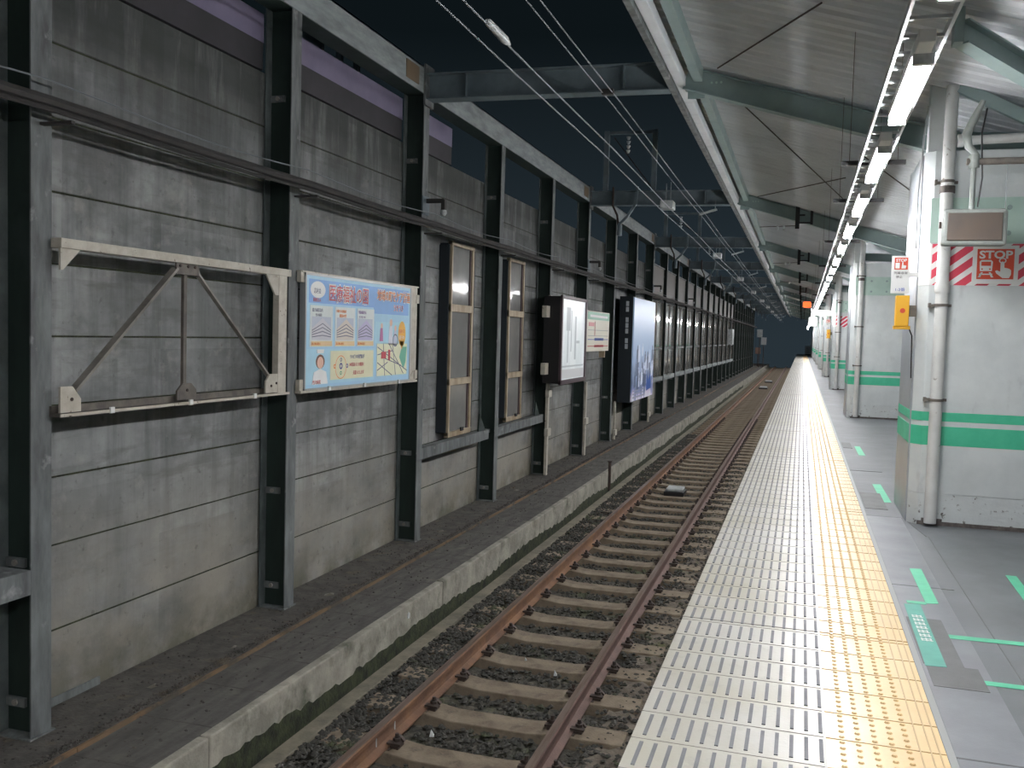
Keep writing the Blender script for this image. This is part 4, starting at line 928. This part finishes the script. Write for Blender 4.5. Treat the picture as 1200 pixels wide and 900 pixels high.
# ================================================================== PLATFORM PILLARS
def make_pier(Y, idx):
    lab = {0: 'large white concrete pillar with red striped stop sign at the right edge', 1: 'second white concrete pillar behind the yellow box', 2: 'third white concrete pillar with a small red striped band', 3: 'fourth white concrete pillar along the platform', 4: 'fifth white concrete pillar along the platform'}.get(idx, 'distant white concrete pillar at the far end of the platform' if idx > 4 else 'white concrete pillar behind the viewer')
    r = thing('platform_pillar', (1.6, Y, 0), lab, 'pillar', 'white pillars along the platform')
    xe = 2.9
    out = [(1.05, Y), (xe, Y), (xe, Y + 1.2), (1.0, Y + 1.2), (.97, Y + 1.14), (.97, Y + .08)]
    part(MB().prism(out, 'z', .28, 3.30), 'shaft', 'white_wall', r, bevel=.006)
    part(MB().prism([(x, y) for x, y in out], 'z', 0, .28), 'base', 'white_wall_dirty', r)
    part(MB().prism([(1.045, Y - .004), (xe, Y - .004), (xe, Y + .01), (1.05, Y + .01)], 'z', 0, .035).box(1.08, 1.25, Y - .012, Y, 0, .06), 'grimy_foot', 'grime', r)
    part(MB().box(.955, .97, Y + .10, Y + 1.12, .0, 3.28), 'side_cladding', 'grey_tile', r)
    part(MB().box(.99, 1.17, Y + .03, Y + .2, 3.30, 3.9), 'top_post', 'white_wall', r)
    part(MB().prism([(1.046, Y - .0015), (xe, Y - .0015), (xe, Y), (1.05, Y)], 'z', .93, 1.01).prism([(1.05, Y), (1.046, Y - .0015), (.966, Y + .079), (.97, Y + .082)], 'z', .93, 1.01), 'green_stripe', 'green_band', r)
    part(MB().prism([(1.046, Y - .0015), (xe, Y - .0015), (xe, Y), (1.05, Y)], 'z', .715, .885).prism([(1.05, Y), (1.046, Y - .0015), (.966, Y + .079), (.97, Y + .082)], 'z', .715, .885), 'green_stripe', 'green_band', r)
    part(MB().box(.952, .955, Y + .10, Y + 1.12, .93, 1.01).box(.952, .955, Y + .10, Y + 1.12, .715, .885), 'side_green_stripe', 'green_band', r)
    # bolted plate
    z0 = 2.50 if idx == 0 else 2.62
    pl = part(MB().box(1.03, xe, Y - .014, Y, z0, z0 + .39), 'steel_plate', 'mint_plate', r, bevel=.003)
    q = 1.35
    while q < xe: part(MB().disc((q, Y - .014, z0 + .30), .022, -.018, 'y', 8).disc((q, Y - .014, z0 + .08), .022, -.018, 'y', 8), 'bolt', 'mint_steel', pl); q += .3
    if idx in (0, 2):
        band = part(MB().box(1.047, xe, Y - .002, Y, 2.13, 2.49).prism([(1.05, Y), (1.046, Y - .002), (.966, Y + .078), (.97, Y + .082)], 'z', 2.13, 2.49), 'striped_band', 'white_paint', r)
        g = MB(); x = .55
        while x < xe:
            poly = [(x, 2.13), (x + .10, 2.13), (x + .56, 2.49), (x + .46, 2.49)]
            def clip(poly, lim, keep):
                out = []
                for i in range(len(poly)):
                    a, b_ = poly[i], poly[(i + 1) % len(poly)]
                    ia = (a[0] >= lim) == keep; ib = (b_[0] >= lim) == keep
                    if ia: out.append(a)
                    if ia != ib: t = (lim - a[0]) / (b_[0] - a[0]); out.append((lim, a[1] + t * (b_[1] - a[1])))
                return out
            pf = clip(clip(poly, 1.06, True), xe, False)
            if len(pf) > 2: g.prism(pf, 'y', Y - .0032, Y - .002)
            x += .172
        part(g, 'red_stripe', 'red_paint', band)
    return r
for i, Y in enumerate(PIERS):
    make_pier(Y, i - 1)
P0 = PIERS[1]
# girder, beams and pipes over the pillars
for i, Y in enumerate(PIERS):
    idx = i - 1
    nm = {0: 'first', 1: 'second', 2: 'third', 3: 'fourth'}.get(idx)
    o = thing('pillar_head_beam', (1.6, Y + .5, 3.9), 'pale green beam resting over the %s pillar' % nm if nm else 'pale green beam over a distant pillar', 'beam', 'beams over the pillars')
    part(ibeam_x((1.1, Y + .53, 3.86), (2.9, Y + .53, 4.05 - .5), .2, .14), 'beam', 'mint_steel', o) if False else part(ibeam_x((1.0, Y + .53, 3.48), (2.9, Y + .53, 3.42), .16, .14), 'beam', 'mint_steel', o)
    part(MB().bar((1.2, Y - .1, 3.82), (2.1, Y - .1, 3.33), .05, .10), 'diagonal_strut', 'mint_steel', o)
    d = thing('downpipe', (1.145, Y - .09, 0), 'white downpipe clamped to the front of the %s pillar' % nm if nm else 'white downpipe on a distant pillar', 'pipe', 'downpipes on the pillars')
    x, yy = 1.145, Y - .075
    part(MB().tube([(x, yy, .03), (x, yy, 3.35), (x + .005, yy, 3.84)], .052, 16), 'pipe', 'pipe', d, smooth=True)
    part(MB().tube([(x, yy, 2.06), (x, yy, 2.10), (x, yy, 2.14)], [.06, .062, .06], 16), 'joint_collar', 'pipe', d, smooth=True)
    part(MB().tube([(x, yy, 2.92), (x, yy, 2.98)], .063, 16), 'joint_collar', 'grime', d, smooth=True)
    for z in (1.12, 1.95, 3.02):
        part(MB().tube([(x, yy, z - .012), (x, yy, z + .012)], .057, 14).box(x - .10, x + .09, yy + .05, yy + .075, z - .012, z + .012).box(x - .1, x - .08, yy + .0, yy + .07, z - .02, z + .02), 'clamp', 'old_steel', d)
o = thing('horizontal_pipe', (1.9, 8.8, 3.38), 'white horizontal pipe high on the nearest pillar', 'pipe')
part(MB().tube([(1.22, 8.86, 3.36), (2.9, 8.86, 3.40)], .04, 12), 'pipe', 'pipe', o, smooth=True)
part(MB().tube([(1.20, 8.86, 3.36), (1.25, 8.86, 3.36)], .055, 12), 'flange', 'pipe', o, smooth=True)
# near roof beam going down to the right and its bracing
o = thing('roof_valley_beam', (1.1, 7.1, 3.6), 'pale green roof beam descending past the top of the nearest pillar', 'beam')
part(ibeam_x((.93, 6.95, 3.70), (2.5, 8.6, 3.27), .16, .12), 'beam', 'mint_steel', o)
part(MB().box(.88, .94, 6.88, 7.02, 3.62, 3.85), 'end_plate', 'mint_steel', o)
o = solid(MB().bar((1.15, 9.0, 3.88), (2.6, 9.0, 4.02), .05, .11), 'roof_tie_beam', 'mint_steel', 'pale green tie beam rising right above the nearest pillar', 'beam')
solid(MB().bar((1.16, 8.9, 3.86), (2.4, 8.9, 3.18), .05, .09), 'roof_strut', 'mint_steel', 'pale green diagonal strut above the hanging monitor', 'strut')
solid(MB().tube([(.93, 9.0, 2.45), (.92, 9.0, 2.9), (.955, 9.0, 3.5), (.97, 9.0, 3.7)], .008, 8), 'thin_conduit', 'alu', 'thin pale conduit beside the left edge of the nearest pillar', 'conduit')

# STOP sign on the striped band
st = thing('stop_button_sign', (1.56, P0 - .01, 2.3), 'orange red STOP sign with train and pressing hand on the striped pillar', 'sign')
SY = P0 - .006
part(MB().box(1.385, 1.745, SY - .006, SY, 2.145, 2.475), 'white_plate', 'white_paint', st, bevel=.002)
part(MB().box(1.42, 1.71, SY - .008, SY - .006, 2.185, 2.445), 'red_field', 'sign_red', st)
text_mesh('STOP', .092, 'white_paint', st, (1.565, SY - .0095, 2.365), (1, 0, 0), (0, 0, 1), 'lettering', 'CENTER', 1.18, .003)
def front(g, poly, y0, y1): return g.prism(poly, 'y', y0, y1)
tr = MB(); a = SY - .0095; b_ = SY - .008
front(tr, [(1.445, 2.255), (1.54, 2.255), (1.545, 2.335), (1.53, 2.35), (1.455, 2.35), (1.44, 2.335)], a, b_)
front(tr, [(1.43, 2.20), (1.45, 2.20), (1.47, 2.245), (1.455, 2.245)], a, b_); front(tr, [(1.535, 2.20), (1.555, 2.20), (1.53, 2.245), (1.515, 2.245)], a, b_); front(tr, [(1.44, 2.222), (1.545, 2.222), (1.545, 2.232), (1.44, 2.232)], a, b_)
part(tr, 'train_pictogram', 'white_paint', st)
part(MB().box(1.455, 1.53, SY - .011, SY - .0095, 2.30, 2.335).disc((1.462, SY - .0095, 2.272), .007, -.0015, 'y', 10).disc((1.523, SY - .0095, 2.272), .007, -.0015, 'y', 10), 'train_window', 'sign_red', st)
hd = MB()
front(hd, [(1.605, 2.25), (1.605, 2.325), (1.615, 2.337), (1.628, 2.335), (1.635, 2.322), (1.636, 2.285), (1.675, 2.275), (1.69, 2.262), (1.69, 2.225), (1.675, 2.195), (1.625, 2.195), (1.575, 2.235), (1.565, 2.255), (1.578, 2.262)], a, b_)
n_ = 14; hd.add([(1.62 + .03 * math.cos(q * 2 * math.pi / n_), a, 2.345 + .024 * math.sin(q * 2 * math.pi / n_)) for q in range(n_)] + [(1.62 + .02 * math.cos(q * 2 * math.pi / n_), a, 2.345 + .016 * math.sin(q * 2 * math.pi / n_)) for q in range(n_)], [(q, (q + 1) % n_, n_ + (q + 1) % n_, n_ + q) for q in range(n_)])
part(hd, 'hand_pictogram', 'white_paint', st)
# side sign and yellow emergency box left of the pillar
def side_sign(Y, idx):
    s = thing('emergency_stop_notice', (.82, Y, 2.2), 'small white notice with red STOP square on the left side of the nearest pillar' if idx == 0 else 'small distant white notice beside the third pillar', 'sign')
    part(MB().box(.735, .885, Y - .012, Y, 2.055, 2.385).box(.885, .96, Y - .006, Y + .0, 2.2, 2.24), 'plate', 'white_paint', s)
    part(MB().box(.757, .868, Y - .014, Y - .012, 2.265, 2.37), 'red_field', 'sign_red', s)
    text_mesh('STOP', .034, 'white_paint', s, (.8125, Y - .015, 2.335), (1, 0, 0), (0, 0, 1), 'lettering', 'CENTER', 1.1, .001)
    part(MB().prism([(.765, 2.275), (.80, 2.275), (.80, 2.325), (.765, 2.325)], 'y', Y - .015, Y - .014).prism([(.815, 2.275), (.85, 2.275), (.855, 2.30), (.83, 2.305), (.83, 2.33), (.82, 2.33)], 'y', Y - .015, Y - .014), 'pictogram', 'white_paint', s)
    text_mesh('列車非常', .026, 'black', s, (.8125, Y - .0135, 2.225), (1, 0, 0), (0, 0, 1), 'lettering', 'CENTER', 1.1)
    text_mesh('停止', .026, 'black', s, (.80, Y - .0135, 2.19), (1, 0, 0), (0, 0, 1), 'lettering', 'CENTER', 1.1)
    text_mesh('1-2番', .034, flat('notice_blue', srgb(60, 90, 170)), s, (.81, Y - .0135, 2.075), (1, 0, 0), (0, 0, 1), 'lettering', 'CENTER', 1.1)
    e = thing('emergency_button_box', (.84, Y, 1.76), 'yellow emergency stop box under the white notice on the nearest pillar' if idx == 0 else 'small distant yellow box under a notice', 'emergency box')
    part(MB().box(.785, .895, Y - .03, Y + .09, 1.76, 2.035), 'casing', 'yellow_box', e, bevel=.006)
    part(MB().box(.775, .91, Y - .02, Y + .09, 1.735, 1.765), 'bottom_lip', 'yellow_box', e)
    part(MB().box(.89, .96, Y + .02, Y + .06, 1.85, 1.95), 'mount', 'old_steel', e)
    part(MB().disc((.84, Y - .03, 1.90), .022, -.012, 'y', 12), 'push_button', 'sign_red', e)
    part(MB().tube([(.91, Y + .05, 1.74), (.935, Y + .05, 1.68), (.945, Y + .05, 1.3)], .006, 6), 'lead', 'black', e)
side_sign(8.95 + .04, 0); side_sign(PIERS[3] + .04, 2)

# hanging monitor
mn = thing('hanging_monitor', (1.27, 8.3, 2.55), 'grey framed monitor with a dull brown screen hanging before the pillar', 'monitor')
part(MB().box(1.035, 1.515, 8.24, 8.36, 2.405, 2.70), 'casing', 'mon_frame', mn, bevel=.025)
part(MB().box(1.075, 1.475, 8.228, 8.245, 2.445, 2.665), 'screen', 'mon_screen', mn, bevel=.004)
part(MB().tube([(1.255, 8.3, 2.70), (1.255, 8.3, 3.10)], .02, 10), 'drop_pole', 'mon_frame', mn, smooth=True)
part(MB().tube([(1.20, 8.3, 3.08), (1.9, 8.3, 3.08), (2.6, 8.3, 3.08)], .028, 10), 'cross_pipe', 'old_steel', mn, smooth=True)
part(MB().tube([(1.255, 8.3, 3.03), (1.255, 8.3, 3.13)], .042, 12), 'pole_clamp', 'mon_frame', mn, smooth=True)
part(MB().tube([(1.28, 8.3, 3.12), (1.21, 8.3, 3.2), (1.19, 8.3, 3.3), (1.24, 8.3, 3.42), (1.30, 8.3, 3.56)], [.02, .03, .036, .034, .02], 10), 'curved_bracket', 'mon_frame', mn, smooth=True)
part(MB().tube([(1.30, 8.32, 2.72), (1.32, 8.3, 2.95), (1.30, 8.3, 3.3), (1.33, 8.3, 3.5)], .007, 6), 'power_lead', 'black', mn)
part(MB().box(1.02, 1.04, 8.27, 8.33, 2.55, 2.60), 'side_knob', 'iron', mn)
part(MB().tube([(1.50, 8.3, 2.7), (1.50, 8.3, 3.06)], .003, 5), 'stay_wire', 'wire', mn)

# far platform things
o = thing('orange_lantern_sign', (.15, 45, 3.3), 'small orange glowing lamp hung by two wires under the far roof', 'lamp')
part(MB().box(-.04, .32, 44.95, 45.05, 3.17, 3.44), 'lamp_body', 'orange', o, bevel=.05)
part(MB().tube([(.02, 45, 3.43), (.14, 45, 4.12)], .012, 6), 'wire', 'alu', o); part(MB().tube([(.28, 45, 3.43), (.14, 45, 4.12)], .012, 6), 'wire', 'alu', o)
SIGNW = mat('lit_white_sign_face', srgb(235, 238, 238), .4, emit=1.0)
for i, (x0, x1, y, z0, z1, lab) in enumerate(((.30, 1.35, 40, 2.66, 2.90, 'white lit sign box hanging across the far platform edge'), (.20, .55, 39.7, 2.22, 2.60, 'white box hanging below the far lit sign'))):
    o = thing('hanging_sign_box', ((x0 + x1) / 2, y, z0), lab, 'sign', 'white boxes over the far platform edge')
    part(MB().box(x0, x1, y - .1, y + .1, z0, z1), 'casing', 'white_paint', o, bevel=.03)
    part(MB().box(x0 + .03, x1 - .03, y - .108, y - .1, z0 + .03, z1 - .03), 'lit_face', SIGNW, o)
    for x in (x0 + .1, x1 - .1): part(MB().tube([(x, y, z1), (x, y, ROOFZ(x))], .012, 6), 'hanger', 'alu', o)
o = thing('platform_end_cabinet', (1.3, 118, 0), 'white cabinet standing at the far end of the platform', 'cabinet')
part(MB().box(.35, 2.0, 117.5, 118.3, .12, 1.1), 'body', 'white_paint', o, bevel=.03); part(MB().box(.4, 1.95, 117.6, 118.2, 0, .12), 'plinth', 'iron', o)
part(MB().box(.5, 1.1, 117.48, 117.5, .2, 1.0).box(1.25, 1.85, 117.48, 117.5, .2, 1.0), 'door', 'insulator', o)
for i, (x, y, z0, z1, w, m, lab) in enumerate(((-4.2, 59.5, 1.3, 2.25, 1.2, 'insulator', 'small distant white notice on the far wall'), (-3.9, 92, 1.9, 2.65, .7, 'insulator', 'tiny pale sign on a post at the far end'), (-3.5, 92, 1.2, 1.9, .5, 'alu', 'tiny grey signal box on a bracket at the far end'), (-4.1, 94, .3, .9, .9, flat('far_brown', srgb(140, 110, 96)), 'tiny brown box low at the far end of the wall'))):
    o = thing('line_side_sign', (x, y, z0), lab, 'sign')
    part(MB().box(-4.47, x + .04, y, y + w, z0, z1) if i in (0,) else MB().box(x - .25, x + .25, y, y + .06, z0, z1), 'plate', m, o)
    if i: part(MB().tube([(x, y + .1, -.95), (x, y + .1, z1)], .04, 6), 'post', 'iron', o)

# ================================================================== FLOOR TAPES
def tape(name, poly, m, lab):
    g = MB().prism(poly, 'z', .0022, .0036); return solid(g, name, m, lab, 'floor tape')
t = tape('floor_tape', [(.80, 6.20), (.875, 6.22), (.88, 7.15), (.80, 7.13)], 'green_tape', 'bright green tape strip on the asphalt above the teal sticker')
part(MB().box(.69, .80, 6.17, 6.23, .002, .0034), 'short_leg', 'green_tape', t)
tape('floor_tape', [(.78, 5.50), (2.2, 5.56), (2.2, 5.62), (.78, 5.57)], 'green_tape', 'long green tape line running right from the teal sticker')
tape('floor_tape', [(.82, 4.80), (2.2, 4.80), (2.2, 4.86), (.82, 4.86)], 'green_tape', 'lowest long green tape line at the right edge')
tape('floor_tape', [(1.40, 6.2), (1.47, 6.2), (1.50, 7.2), (1.43, 7.2)], 'green_tape', 'green tape strip at the right edge of the picture')
tape('floor_tape', [(.84, 10.02), (.93, 10.05), (.92, 11.3), (.83, 11.27)], 'green_tape', 'faint green tape strip beside the foot of the nearest pillar')
tape('floor_tape', [(.84, 14.1), (.93, 14.1), (.92, 15.3), (.84, 15.3)], 'green_tape', 'faint distant green tape strip before the second pillar')
s = solid(MB().prism([(.655, 4.98), (.755, 4.99), (.762, 6.16), (.668, 6.13)], 'z', .0042, .0058), 'floor_sticker', 'teal_tape', 'teal queueing sticker with white characters beside the yellow paving', 'floor sticker')
g = MB(); random.seed(4)
for q in range(7):
    y = 5.40 + q * .075
    g.box(.685, .745, y, y + .012, .0055, .0064); g.box(.685, .74, y + .028, y + .040, .0055, .0064)
    for xx in (.69, .712, .735): g.box(xx - .004, xx + .004, y - .005, y + .05, .0055, .0064)
part(g, 'printed_characters', 'white_paint', s)
bpy.context.view_layer.update()
